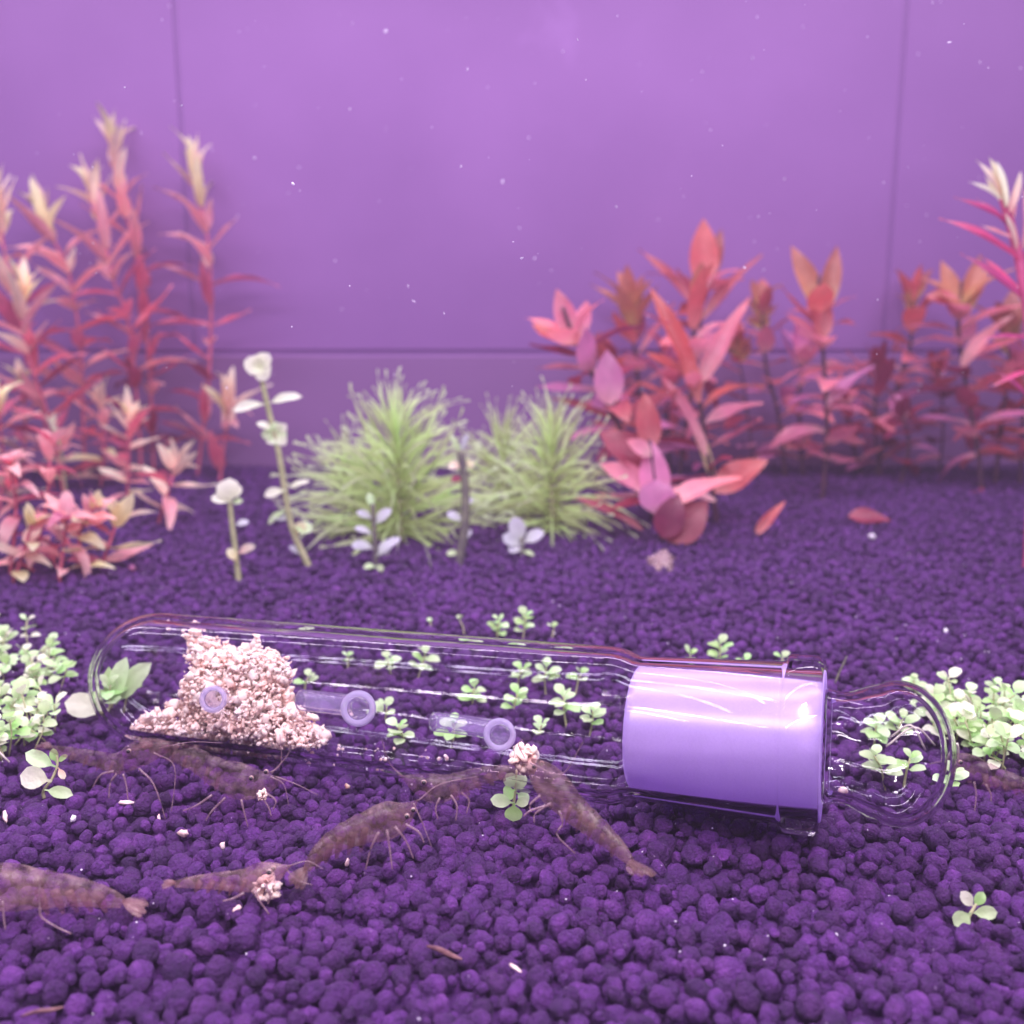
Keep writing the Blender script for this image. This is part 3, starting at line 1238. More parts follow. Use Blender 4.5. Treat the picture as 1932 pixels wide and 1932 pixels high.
ROT2 = dict(ROT, len=1.55, wid=0.40, gap=0.40, r=0.07, grow=(0.7, 1.0), inc=(25, 82),
            mats=[(0.15, ['rot_green', 'rot_pale']), (0.5, ['rot_pink', 'rot_pale', 'rot_red']), (1.0, ['rot_pink', 'rot_red', 'rot_green', 'rot_pale'])])
G_F = 'short coral stems in front of the tall left plants'
LF = [
    ('dense crimson stem filling the left edge under the tall stems', [(40, 720), (48, 800), (40, 910)]),
    ('rosy stem between the V of yellow-green leaves and the splayed tuft', [(190, 760), (196, 830), (190, 920)]),
    ('low coral shoot with pale tips in the middle of the left bed front', [(125, 980), (120, 1030), (112, 1092)]),
    ('pale orange shoot bending right at the front edge of the left bed', [(60, 990), (45, 1040), (25, 1098)]),
    ('short stem with a V of yellow-green leaves before the tall red stems', [(243, 790), (243, 850), (240, 960)]),
    ('short coral stem at the left edge, thick with curling leaves', [(20, 880), (30, 960), (20, 1080)]),
    ('coral stem with drooping hooked leaves beside the left edge', [(95, 850), (90, 930), (75, 1010), (60, 1070)]),
    ('orange stem hung with small yellow-green leaves at the front of the left bed', [(175, 960), (150, 1010), (160, 1085)]),
    ('slender stem with a tiny whitish crown in front of the splayed tuft', [(100, 800), (115, 850), (125, 940)]),
    ('short brick-red stem between the yellow-green V and the two white-topped stems', [(330, 880), (320, 920), (300, 985)]),
    ('low coral shoot right at the front corner of the left bed', [(220, 985), (205, 1030), (190, 1075)]),
    ('crimson stub at the extreme left edge above the coral shoots', [(-5, 760), (5, 850), (0, 960)]),
]
for i, (lab, px) in enumerate(LF):
    sp = ROT2
    if i == 8:
        sp = dict(ROT2, len=0.7, wid=0.22, r=0.05, stem='stem_green', mats=[(0.3, ['cream']), (1.0, ['rot_green', 'rot_pink'])])
    if i in (2, 5, 6):
        sp = dict(ROT2, bends=(0.8, 1.4, 2.0), len=1.5, wid=0.36, mats=[(1.0, ['rot_pink', 'rot_pink', 'rot_red'])])
    if i in (3, 7):
        sp = dict(ROT2, len=0.9, mats=[(0.3, ['rot_pink', 'rot_green']), (1.0, ['rot_green', 'rot_pale', 'rot_pink'])])
    stem_plant('coral_stem_plant', lab, 'plant', G_F, px, gdepth(px[-1][1]), sp, R1)

R2 = random.Random(17)
LUD = dict(r=0.115, upto=0.90, stem='stem_red', per=2, crown=4, inc=(12, 80), open=0.4, len=2.4, wid=0.95, grow=(0.85, 1.05), gap=0.62, shape='oval', bends=(-0.3, 0.2, 0.6, 1.0),
           mats=[(0.16, ['lud_olive', 'lud_red', 'lud_olive']), (0.45, ['lud_red', 'lud_pink', 'lud_pink']), (1.0, ['lud_pink', 'lud_mauve', 'lud_red', 'lud_pink', 'lud_mauve', 'lud_dark'])])
G_R = 'broad-leaved red stems at the back on the right'
RL = [
    ('tallest broad-leaved red stem, its closed bud standing above the others', [(1328, 450), (1326, 560), (1310, 700), (1295, 800), (1280, 905)], dict(start=2.3)),
    ('big red stem with long spread leaves on a dark bare foot, front and centre right', [(1312, 560), (1308, 660), (1322, 770), (1338, 870), (1352, 985)], dict(len=2.1, wid=0.62, inc=(8, 62), start=0.5)),
    ('leaning red stem at the left side of the right bed with an upright coral bud', [(1062, 580), (1085, 640), (1140, 750), (1190, 850), (1215, 930), (1240, 985)], dict(start=1.4, mats=[(0.2, ['lud_pink', 'lud_red']), (1.0, ['lud_red', 'lud_pink', 'lud_mauve', 'lud_dark'])])),
    ('bronze-budded stem tucked behind the leaning red stem', [(1190, 590), (1200, 680), (1210, 780), (1215, 890)], {}),
    ('straight red stem with a forked two-leaf top, second tall crown from the left', [(1545, 520), (1552, 650), (1560, 800), (1552, 940)], dict(len=2.0, start=1.6)),
    ('small olive-red bud on a thin stem between the two tall crowns', [(1437, 580), (1445, 690), (1468, 780), (1482, 880)], dict(len=1.5)),
    ('slanting red stem with bronze crown right of the wall seam', [(1722, 575), (1716, 660), (1690, 740), (1655, 870)], {}),
    ('red stem with a ragged dark star-shaped crown near the right edge', [(1815, 530), (1808, 620), (1825, 740), (1845, 850), (1852, 920)], dict(start=1.2)),
    ('red stem cut by the right edge with olive heart at its crown', [(1905, 640), (1900, 720), (1890, 800), (1878, 905)], dict(mats=[(0.15, ['lud_olive']), (1.0, ['lud_red', 'lud_pink', 'lud_pink'])])),
    ('short mauve stem between the straight stem and the slanting one', [(1595, 760), (1605, 820), (1625, 890)], dict(len=1.5, mats=[(1.0, ['lud_mauve', 'lud_pink', 'lud_dark'])])),
    ('thin half-hidden stem with pale bronze leaves behind the big front stem', [(1390, 660), (1405, 740), (1425, 880)], dict(len=1.4, r=0.06)),
    ('thin shadowed stem under the star-shaped crown', [(1770, 700), (1780, 790), (1772, 890)], dict(len=1.4, r=0.07, mats=[(1.0, ['lud_dark', 'lud_mauve', 'lud_red'])])),
    ('low dark-leaved stem at the foot of the right bed beside the slanting stem', [(1705, 790), (1715, 840), (1700, 905)], dict(len=1.5, wid=0.8, mats=[(1.0, ['lud_dark', 'lud_mauve', 'lud_dark'])])),
]
RL += [
    ('pink-leaved stem filling the gap between the leaning stem and the big front stem', [(1262, 690), (1258, 780), (1265, 880)], dict(mats=[(1.0, ['lud_pink', 'lud_mauve', 'lud_red'])])),
    ('bushy pink stem right behind the straight forked stem', [(1512, 680), (1508, 770), (1515, 885)], dict(mats=[(1.0, ['lud_pink', 'lud_mauve', 'lud_pink'])])),
    ('low rosy stem at the wall seam between the forked and the slanting stem', [(1655, 720), (1650, 800), (1662, 890)], dict(len=2.0, mats=[(1.0, ['lud_mauve', 'lud_pink', 'lud_dark'])])),
    ('rosy stem at the right edge in front of the olive-hearted one', [(1935, 700), (1930, 790), (1925, 915)], dict(mats=[(1.0, ['lud_pink', 'lud_red', 'lud_mauve'])])),
    ('drooping pink stem under the bronze bud on the left of the right bed', [(1150, 690), (1165, 780), (1175, 890)], dict(len=1.8, mats=[(1.0, ['lud_pink', 'lud_red', 'lud_dark'])])),
]
for i, (lab, px, o_) in enumerate(RL):
    extra = None
    if i == 1:
        def extra(t, b, d):
            leaf_px(t, b, 1318, 760, 1222, 535, d - 0.2, 36, 'lance', 'lud_red', 0.3, 0.5)
            leaf_px(t, b, 1320, 730, 1415, 560, d - 0.2, 36, 'lance', 'lud_pink', 0.2, 0.4)
            leaf_px(t, b, 1330, 860, 1240, 700, d - 0.3, 30, 'lance', 'lud_pink', 0.2, 0.3)
            leaf_px(t, b, 1328, 800, 1440, 760, d - 0.3, 46, 'oval', 'lud_pink', 0.3, 0.25)
            leaf_px(t, b, 1345, 905, 1300, 780, d - 0.1, 20, 'lance', 'rot_green', 0.1, 0.6)
            leaf_px(t, b, 1348, 930, 1448, 868, d - 0.6, 66, 'oval', 'lud_red', 0.5, 0.45)
            leaf_px(t, b, 1350, 945, 1230, 930, d - 1.0, 44, 'oval', 'lud_pink', 0.3, 0.25)
    if i == 4:
        def extra(t, b, d):
            leaf_px(t, b, 1552, 590, 1492, 462, d, 44, 'oval', 'lud_olive', 0.0, 0.95)
            leaf_px(t, b, 1553, 590, 1580, 462, d, 40, 'oval', 'lud_olive', 0.0, 0.9)
            leaf_px(t, b, 1556, 640, 1540, 540, d - 0.4, 44, 'oval', 'lud_red', 0.0, 0.95)
            leaf_px(t, b, 1558, 770, 1650, 690, d - 0.3, 34, 'oval', 'lud_mauve', 0.4, 0.2)
            leaf_px(t, b, 1555, 660, 1480, 590, d - 0.3, 34, 'oval', 'lud_pink', 0.3, 0.4)
    if i == 0:
        def extra(t, b, d):
            leaf_px(t, b, 1326, 545, 1328, 412, d - 0.2, 58, 'oval', 'lud_red', 0.0, 0.95)
            leaf_px(t, b, 1330, 540, 1362, 432, d, 36, 'oval', 'lud_olive', 0.0, 0.7)
            leaf_px(t, b, 1322, 600, 1205, 470, d, 24, 'lance', 'lud_red', 0.2, 0.4)
            leaf_px(t, b, 1322, 610, 1438, 480, d, 22, 'lance', 'lud_red', 0.2, 0.4)
    if i == 2:
        def extra(t, b, d):
            leaf_px(t, b, 1080, 640, 1050, 545, d, 44, 'oval', 'lud_pink', 0.0, 0.95)
            leaf_px(t, b, 1085, 645, 992, 600, d, 22, 'lance', 'lud_pink', 0.4, 0.4)
            leaf_px(t, b, 1150, 765, 1145, 660, d - 0.8, 60, 'oval', 'lud_mauve', 0.2, 0.75)
            leaf_px(t, b, 1125, 700, 1012, 695, d, 20, 'lance', 'lud_pink', 0.1, 0.3)
            leaf_px(t, b, 1170, 800, 1032, 750, d, 22, 'lance', 'lud_red', 0.1, 0.3)
    if i == 7:
        def extra(t, b, d):
            leaf_px(t, b, 1812, 700, 1912, 595, d - 0.4, 26, 'lance', 'rot_pink', 0.7, 0.3)
            leaf_px(t, b, 1812, 600, 1775, 490, d, 40, 'oval', 'lud_olive', 0, 0.9)
            leaf_px(t, b, 1812, 600, 1850, 480, d, 40, 'oval', 'lud_olive', 0, 0.9)
            leaf_px(t, b, 1812, 570, 1745, 560, d - 0.3, 40, 'oval', 'lud_red', 0.3, 0.6)
            leaf_px(t, b, 1852, 920, 1845, 960, d - 0.9, 58, 'round', 'lud_dark', 0, 0.9)
    stem_plant('ludwigia_plant', lab, 'plant', G_R, px, gdepth(px[-1][1]) - (0.8 if px[-1][1] < 915 else 0), dict(LUD, **o_), R2, extra)

# the low plant at the front of the right bed, every leaf sighted
d = gdepth(1022)
b = at(1252, 1022, d)
t = thing('ludwigia_plant', b, 'low front plant of the right bed with wide pink and dark red leaves', 'plant', G_R)
stem_obj(t, b, [at(1225, 830, d), at(1238, 930, d), b + Vector((0, 0, -0.2))], 0.06, 0.1, M['stem_red'])
for a in [(1238, 960, 1228, 830, 0, 62, 'oval', 'lud_mauve', 0.2, 0.85), (1240, 980, 1235, 905, -0.8, 66, 'round', 'lud_mauve', 0.6, 0.4), (1236, 930, 1130, 875, 0, 60, 'oval', 'lud_pink', 0.3, 0.5),
          (1230, 880, 1130, 815, 0.4, 70, 'oval', 'lud_dark', 0.3, 0.7), (1228, 850, 1215, 740, 0.3, 50, 'oval', 'lud_red', 0.1, 0.8), (1212, 1000, 1078, 935, 0.2, 22, 'lance', 'lud_red', 0.0, 0.4),
          (1258, 1020, 1335, 945, -0.6, 78, 'oval', 'lud_dark', 0.3, 0.8), (1250, 1015, 1280, 930, -0.9, 60, 'oval', 'lud_dark', 0.3, 0.7), (1248, 960, 1400, 900, -0.5, 54, 'oval', 'lud_pink', 0.3, 0.3),
          (1240, 950, 1150, 960, 0, 30, 'lance', 'lud_dark', 0.5, 0.3), (1228, 860, 1182, 830, -0.3, 40, 'oval', 'lud_pink', 0.3, 0.5)]:
    leaf_px(t, b, a[0], a[1], a[2], a[3], d + a[4], a[5], a[6], a[7], a[8], a[9])
for px, py, x2, y2, nm, lab, w in [(1425, 1010, 1482, 945, 'lud_red', 'narrow fallen red leaf standing slanted in the bare soil', 20)]:
    d = gdepth(1012)
    b = at(px, py, d)
    t = thing('fallen_leaf', b, lab, 'leaf')
    leaf_px(t, b, px, py, x2, y2, d, w, 'lance', nm, 0.15, 0.5)
d = gdepth(985)
b = at(1610, 985, d)
t = thing('fallen_leaf', b, 'dull dark red leaf lying flat on the soil near the right bed', 'leaf')
leaf_px(t, b, 1600, 975, 1680, 982, d - 0.2, 44, 'oval', 'lud_dark', 0.3, 0.4)

# tall magenta stem nearer the camera at the right edge
R3 = random.Random(9)
dep = 28.0
px = [(1893, 375), (1908, 430), (1925, 500), (1942, 620), (1950, 820), (1952, 950)]
base = at(1952, 950, dep)
base.z = 0
t = thing('needle_leaved_stem', base, 'magenta stem with fine thread leaves and a pale tuft at the right edge', 'plant')
pts = [at(x, y, dep) for x, y in px[:-1]] + [base]
stem_obj(t, base, pts + [base + Vector((0, 0, -0.2))], 0.12, 0.14, M['stem_magenta'], 10)
for a in [(1900, 400, 1842, 302, 15, 'rot_pale', 0.5), (1897, 385, 1866, 296, 18, 'rot_green', 0.3), (1899, 390, 1880, 302, 13, 'cream', 0.1), (1900, 395, 1828, 343, 12, 'cream', 0.7), (1905, 400, 1926, 322, 13, 'rot_pale', 0.6), (1905, 425, 1912, 356, 13, 'rot_pink', 0.2), (1902, 402, 1858, 330, 10, 'rot_green', -0.4),
          (1922, 490, 1772, 412, 12, 'needle_pink', 0.3), (1912, 440, 1842, 375, 8, 'needle_pink', 0.2), (1935, 570, 1812, 478, 14, 'needle_pink', 0.1), (1912, 450, 1850, 425, 9, 'rot_pink', -0.2), (1905, 420, 1800, 372, 6, 'needle_pink', 0.1),
          (1938, 560, 1850, 480, 11, 'needle_pink', -0.4), (1925, 500, 1975, 420, 12, 'needle_pink', 0.3), (1930, 470, 1932, 350, 12, 'rot_pink', 0.3), (1940, 640, 1850, 640, 10, 'needle_pink', 0.5), (1945, 640, 1990, 560, 12, 'needle_pink', 0.3), (1918, 470, 1895, 400, 12, 'rot_pale', 0.2), (1945, 700, 1870, 730, 10, 'needle_pink', 0.5), (1948, 760, 1880, 700, 9, 'needle_pink', 0.2)]:
    leaf_px(t, base, a[0], a[1], a[2], a[3], dep + R3.uniform(-.4, .4), a[4], 'lance', a[5], a[6], 0.6)

# feathery green plants
R4 = random.Random(21)


def feather(label, tip, foot, dep, ln, nodes, per, mats=('needle',)):
    base = at(*foot, dep)
    base.z = 0.0
    top = at(*tip, dep)
    t = thing('feathery_plant', base, label, 'plant', 'feathery green plants in the middle at the back')
    stem_obj(t, base, [top, base.lerp(top, 0.5), base + Vector((0, 0, -0.2))], 0.05, 0.10, M['stem_green'])
    for k in range(nodes):
        f = k / (nodes - 1)
        p = base.lerp(top, 0.06 + 0.92 * f)
        a0 = R4.uniform(0, 6.28)
        for j in range(per):
            th = a0 + 2 * pi * j / per + R4.uniform(-0.3, 0.3)
            ic = math.radians((92 - 74 * f ** 1.2) + R4.uniform(-18, 18))
            dr = Vector((math.cos(th) * math.sin(ic), math.sin(th) * math.sin(ic), math.cos(ic)))
            up = Vector((-math.cos(th) * math.cos(ic), -math.sin(th) * math.cos(ic), math.sin(ic)))
            l = ln * (0.8 + 0.4 * math.sin(pi * min(1, f + 0.25))) * R4.uniform(0.75, 1.2)
            add_leaf(t, base, p, dr, up, l, R4.uniform(0.045, 0.078), 'needle', R4.choice((-0.6, -0.2, 0.3, 0.7, 1.0)), R4.choice(mats), 0.1)


feather('largest feathery green plant with a tall pointed crown, left of the middle', (748, 840), (757, 985), 32.0, 3.1, 14, 15)
feather('feathery green plant just left of the red bed, spiky rounded crown', (1040, 845), (1042, 975), 33.0, 2.6, 12, 14)
feather('feathery green plant half hidden between the other two', (950, 850), (955, 960), 36.0, 2.4, 10, 14)
feather('low feathery tuft leaning left beside the flower stem', (650, 890), (690, 980), 33.0, 2.1, 8, 13)

# stems with cream tops and small round leaves
def cream_plant(label, px, dep, leaves, smat, r, flower=None):
    base = at(*px[-1], dep)
    t = thing('cream_topped_plant', base, label, 'plant', 'small round-leaved stems standing in the open soil')
    stem_obj(t, base, [at(x, y, dep) for x, y in px] + [base + Vector((0, 0, -0.2))], r * 0.75, r, M[smat])
    for a in leaves:
        leaf_px(t, base, a[0], a[1], a[2], a[3], dep + a[4], a[5], 'round', a[6], a[7], a[8])
    if flower:
        fx, fy, fr, n = flower
        c = at(fx, fy, dep)
        fo = None
        for k in range(n):
            th = 2 * pi * k / n + 0.2
            dr = (RT * math.cos(th) + UP * math.sin(th)) * 0.8 - FW * 0.6 + UP * 0.25
            up = -FW * 0.8 - (RT * math.cos(th) + UP * math.sin(th)) * 0.4
            l = add_leaf(t, base, c, dr, up, fr * dep / 1932, fr * 0.85 * dep / 1932, 'round', (0.2, 0.9, 0.5)[k % 3], 'cream')
            l.scale = l.scale * (0.75, 1.1, 0.92)[k % 3]
    return t


d = gdepth(1068)
cream_plant('tall stem with a bright cream rosette on top, left of the feathery plants', [(491, 700), (500, 745), (513, 800), (527, 860), (538, 930), (552, 1000), (582, 1068)], d,
            [(505, 762, 438, 775, 0, 22, 'cream', 0.4, 0.6), (505, 762, 570, 748, 0, 20, 'cream', 0.6, 0.6), (518, 812, 484, 798, 0, 15, 'cream', 0.3, 0.5),
             (540, 925, 498, 935, -0.1, 20, 'cream', 0.3, 0.6), (541, 922, 585, 908, 0, 14, 'cream', 0.3, 0.5), (555, 995, 590, 1000, -0.2, 28, 'carpet', 0.6, 0.5), (560, 1010, 575, 985, -0.2, 24, 'rot_green', 0.6, 0.5),
             (550, 980, 515, 975, 0, 18, 'lilac', 0.4, 0.5), (545, 960, 505, 990, 0, 16, 'stem_carpet' if False else 'carpet', 0.4, 0.4), (575, 1050, 545, 1030, 0, 14, 'lilac', 0.2, 0.4)], 'stem_green', 0.10, (491, 694, 30, 9))
b = bpy.context.scene.objects['cream_topped_plant']
for k in range(8):
    th = 2 * pi * k / 8
    c = at(522, 820, d)
    l = add_leaf(b, b.location.copy(), c, (RT * math.cos(th) + UP * math.sin(th)) * 0.8 - FW * 0.5, -FW, (22, 29, 25)[k % 3] * d / 1932, 20 * d / 1932, 'round', 0.6, 'cream' if k % 2 else 'carpet')
d = gdepth(1092)
cream_plant('short stem topped by one round pink-cream bud leaf', [(433, 935), (437, 985), (443, 1030), (450, 1092)], d,
            [(434, 950, 432, 902, -0.1, 42, 'cream', 1.2, 0.6), (436, 938, 455, 918, -0.1, 30, 'cream', 0.8, 0.5), (437, 948, 398, 938, -0.1, 20, 'cream', 0.4, 0.6), (437, 948, 458, 945, 0, 16, 'carpet', 0.4, 0.5),
             (443, 990, 470, 985, 0, 15, 'lilac', 0.3, 0.5), (447, 1045, 482, 1030, -0.2, 20, 'rot_pale', 0.3, 0.5), (447, 1060, 430, 1035, -0.2, 16, 'rot_green', 0.2, 0.5)], 'stem_green', 0.09)
d = gdepth(1072)
cream_plant('bushy grey-green sprig in front of the largest feathery plant', [(703, 950), (706, 1000), (710, 1072)], d,
            [(705, 980, 672, 965, 0, 16, 'lilac', 0.3, 0.5), (707, 990, 738, 960, -0.2, 22, 'lilac', 0.3, 0.5), (706, 1010, 668, 995, 0, 16, 'lilac', 0.2, 0.4), (708, 1035, 662, 1028, 0, 22, 'lilac', 0.3, 0.5),
             (708, 1050, 756, 1015, -0.2, 24, 'lilac', 0.3, 0.4), (712, 1050, 738, 1025, 0, 26, 'lilac', 0.3, 0.5), (710, 1070, 685, 1070, -0.4, 18, 'carpet', 0.4, 0.3), (710, 1065, 722, 1078, -0.4, 16, 'carpet', 0.4, 0.3), (704, 960, 695, 930, 0, 14, 'carpet', 0.2, 0.5)], 'stem_dark', 0.08)
d = gdepth(1062)
cream_plant('dark upright stem with ragged crown between the two main feathery plants', [(868, 850), (876, 895), (878, 940), (876, 1000), (866, 1062)], d,
            [(870, 860, 850, 820, 0, 12, 'carpet', 0.2, 0.5), (870, 858, 882, 818, 0, 12, 'lilac', 0.2, 0.5), (873, 880, 845, 880, 0, 20, 'rot_pale', 0.6, 0.5), (873, 885, 895, 872, 0, 20, 'rot_green', 0.6, 0.5), (875, 905, 850, 905, 0, 16, 'lud_dark', 0.5, 0.5),
             (876, 985, 842, 968, 0, 18, 'lilac', 0.3, 0.5), (872, 1020, 890, 1000, 0, 14, 'lilac', 0.3, 0.5), (868, 1045, 842, 1045, 0, 16, 'carpet', 0.4, 0.4), (880, 950, 892, 940, 0, 16, 'lilac', 0.2, 0.5)], 'stem_dark', 0.14)
d = gdepth(1052)
cream_plant('small grey-lilac seedling with three paddle leaves right of the dark upright stem', [(985, 1015), (986, 1052)], d,
            [(986, 1025, 968, 975, 0, 30, 'lilac', 0.2, 0.8), (986, 1025, 1026, 1002, -0.1, 24, 'lilac', 0.2, 0.6), (985, 1030, 948, 1010, -0.1, 26, 'lilac', 0.2, 0.6), (986, 1040, 1008, 1048, -0.3, 14, 'carpet', 0.2, 0.3), (985, 1038, 958, 1036, -0.2, 22, 'lilac', 0.3, 0.4)], 'stem_dark', 0.07)

# ------------------------------------------------------------------ carpet plants
R5 = random.Random(33)


def sprig(label, x, y, size, n=3, lean=0.0, mat=('carpet', 'carpet_deep', 'carpet'), group='tiny round-leaved sprigs sprouting from the soil', z=0.02, wide=0.72):
    """size: height in sighted pixels"""
    dep = gdepth(y, z)
    base = at(x, y, dep)
    k = dep / 1932
    hgt = size * k
    t = thing('carpet_sprig', base, label, 'sprig', group)
    tip = base + Vector((lean * hgt, R5.uniform(-0.2, 0.2) * hgt, hgt * 0.75))
    pts = [tip, base.lerp(tip, 0.5) + Vector((R5.uniform(-.08, .08) * hgt, 0, 0)), base + Vector((0, 0, -0.15))]
    stem_obj(t, base, pts, 0.014, 0.02, M['stem_carpet'], 6)
    ang = R5.uniform(0, 3.1)
    for i in range(n):
        f = 1 - i / max(1, n) * 0.8
        p = base.lerp(tip, f)
        for j in range(2):
            th = ang + pi * j + R5.uniform(-.3, .3)
            ic = math.radians((28 if i == 0 else 62) + R5.uniform(-12, 14))
            dr = Vector((math.cos(th) * math.sin(ic), math.sin(th) * math.sin(ic), math.cos(ic)))
            up = Vector((-math.cos(th) * math.cos(ic) * 0.5, -math.sin(th) * math.cos(ic) * 0.5 - 0.35, math.sin(ic) + 0.2))
            ln = (0.20 if i == 0 else 0.27) * (0.75 + size / 160) * R5.uniform(0.8, 1.15)
            add_leaf(t, base, p, dr, up, ln, ln * wide * R5.uniform(0.85, 1.1), 'round', R5.choice((0.2, 0.6, 1.0)), R5.choice(mat))
        ang += pi / 2
    return t


SP = [
    ('twin-headed sprig rising just above the middle of the tube, taller right head', 985, 1208, 62, 4, 0.1),
    ('shorter sprig with a round lower leaf just left of the twin-headed one', 940, 1208, 50, 4, 0.05),
    ('single upright spoon leaf at the tube top, right of the twin-headed sprig', 1036, 1212, 36, 1, 0.25),
    ('pale leaf on a bare stalk left of the sprigs above the tube', 876, 1200, 40, 1, -0.2),
    ('flat two-leaf sprig peeping over the tube top left of the bare stalk', 812, 1190, 20, 1, 0.0),
    ('leafy sprig standing right behind the frosted plug, one leaf curled over', 1352, 1262, 62, 4, 0.1),
    ('round-leaved sprig behind the left half of the frosted plug', 1305, 1265, 44, 2, -0.1),
    ('low sprig behind the frosted plug next to the rim', 1400, 1268, 30, 2, 0.2),
    ('tiny star sprig just left of the glass rim top', 1476, 1268, 34, 2, 0.0),
    ('sprig seen through the tube right above the largest inlet', 655, 1262, 30, 2, 0.0),
    ('thin sprig seen through the tube right beside the food heap', 575, 1305, 36, 2, 0.2),
    ('spreading sprig seen through the tube halfway along, highest in it', 785, 1278, 62, 4, 0.3),
    ('drooping sprig seen through the tube right of the spreading one', 740, 1275, 44, 3, -0.2),
    ('streaked sprig seen through the upper tube before the shoulder', 1030, 1300, 60, 4, 0.0),
    ('thin-stalked sprig seen through the upper tube left of the streaked one', 975, 1295, 48, 3, 0.2),
    ('pair of round leaves seen through the upper tube near the shoulder', 1085, 1300, 36, 2, 0.3),
    ('bright tuft seen through the tube above the right-hand inlet', 895, 1335, 48, 4, 0.0),
    ('leafy sprig seen through the tube right above the right-hand inlet ring', 965, 1352, 56, 4, 0.2),
    ('sprig with big upright leaves seen through the tube between inlet and shoulder', 1070, 1362, 62, 4, -0.1),
    ('star sprig seen through the tube nearest to the frosted plug', 1112, 1378, 52, 4, 0.1),
    ('two-leaf seedling just right of the largest inlet ring', 722, 1362, 42, 2, 0.2),
    ('bushy sprig seen through the tube below and right of the largest inlet', 765, 1408, 58, 4, -0.2),
    ('sprig with a round low leaf seen through the tube left of the right-hand inlet', 850, 1408, 58, 4, 0.1),
    ('low sprig under the right-hand inlet, right side', 1010, 1398, 40, 2, 0.3),
    ('upright sprig seen through the stopper head, upper left of it', 1650, 1400, 46, 4, 0.0),
    ('leafy sprig seen through the stopper head, close under the red leaf', 1690, 1395, 54, 4, 0.2),
    ('leaning sprig low in the stopper head', 1672, 1478, 72, 4, -0.35),
    ('open four-leaf sprig seen low through the stopper head centre', 1706, 1470, 52, 3, 0.2),
    ('hooked sprig at the right rim of the stopper head', 1775, 1500, 62, 3, 0.2),
    ('three-leaf sprig seen through the domed end of the tube', 205, 1345, 80, 4, 0.15),
    ('large pale leaf sprig inside the outline of the domed end', 232, 1330, 70, 2, 0.3),
    ('small separate sprig right of the stopper, lower of two', 1826, 1345, 40, 3, 0.0),
    ('small flat sprig right of the stopper, between it and the right edge', 1782, 1318, 24, 2, 0.0),
    ('tiny two-tone sprig by the right edge, above the mat', 1877, 1320, 36, 3, 0.0),
    ('sprig climbing the upper left end of the right-hand mat', 1728, 1318, 44, 4, -0.1),
]
for (lab, x, y, s, n, ln) in SP:
    sprig(lab, x, y, s, n, ln)


def sprig_px(label, pts, dep, leaves, r=0.025, group='tiny round-leaved sprigs sprouting from the soil'):
    base = at(*pts[-1], dep)
    t = thing('carpet_sprig', base, label, 'sprig', group)
    stem_obj(t, base, [at(x, y, dep) for x, y in pts] + [base + Vector((0, 0, -0.12))], r * 0.7, r, M['stem_carpet'], 6)
    for a in leaves:
        leaf_px(t, base, a[0], a[1], a[2], a[3], dep + a[4], a[5], 'round', a[6], a[7], a[8])


sprig_px('pale sprig with four broad leaves left of the shrimp at the left edge', [(108, 1425), (108, 1445), (98, 1470), (82, 1492)], gdepth(1500),
         [(106, 1447, 48, 1420, 0, 28, 'carpet', 0.4, 0.7), (106, 1440, 100, 1412, 0, 16, 'carpet_deep', 0.2, 0.7), (108, 1438, 128, 1425, 0, 12, 'carpet_deep', 0.2, 0.5), (98, 1474, 38, 1462, -0.1, 40, 'cream', 0.5, 0.75), (84, 1490, 138, 1500, -0.2, 22, 'carpet', 0.2, 0.6), (110, 1448, 122, 1470, 0, 12, 'rot_pale', 0.2, 0.5)])
sprig_px('single large pale round leaf on a thick stalk at the domed tube end', [(215, 1325), (200, 1342), (180, 1348)], gdepth(1352),
         [(205, 1340, 122, 1325, -0.2, 44, 'cream', 0.5, 0.75), (212, 1335, 238, 1240, 0.1, 34, 'carpet', 0.3, 0.7), (218, 1330, 285, 1250, 0.2, 40, 'carpet', 0.4, 0.6), (214, 1332, 205, 1258, 0.2, 22, 'carpet_deep', 0.3, 0.6)], 0.035)
sprig_px('bright sprig pressed against the front of the tube beside the steep dark shrimp', [(975, 1452), (972, 1490), (968, 1530)], gdepth(1540),
         [(973, 1485, 955, 1460, 0, 26, 'carpet', 0.3, 0.8), (973, 1492, 990, 1460, 0, 22, 'carpet', 0.3, 0.8), (972, 1490, 950, 1500, -0.05, 26, 'carpet_deep', 0.3, 0.8), (970, 1515, 925, 1508, -0.1, 24, 'carpet', 0.3, 0.7), (970, 1515, 968, 1550, -0.15, 32, 'carpet_deep', 0.2, 0.8),
          (970, 1518, 998, 1510, -0.1, 18, 'carpet', 0.3, 0.7), (974, 1495, 998, 1512, 0.05, 20, 'carpet', 0.3, 0.7)])
sprig_px('lone four-leaf seedling in the open soil at the lower right', [(1842, 1705), (1836, 1716), (1828, 1730)], gdepth(1735),
         [(1838, 1712, 1812, 1682, 0, 22, 'cream', 0.2, 0.8), (1838, 1712, 1855, 1682, 0, 20, 'carpet_deep', 0.2, 0.8), (1832, 1722, 1882, 1722, 0, 24, 'carpet', 0.3, 0.7), (1832, 1722, 1800, 1745, -0.1, 34, 'carpet', 0.1, 0.8)])


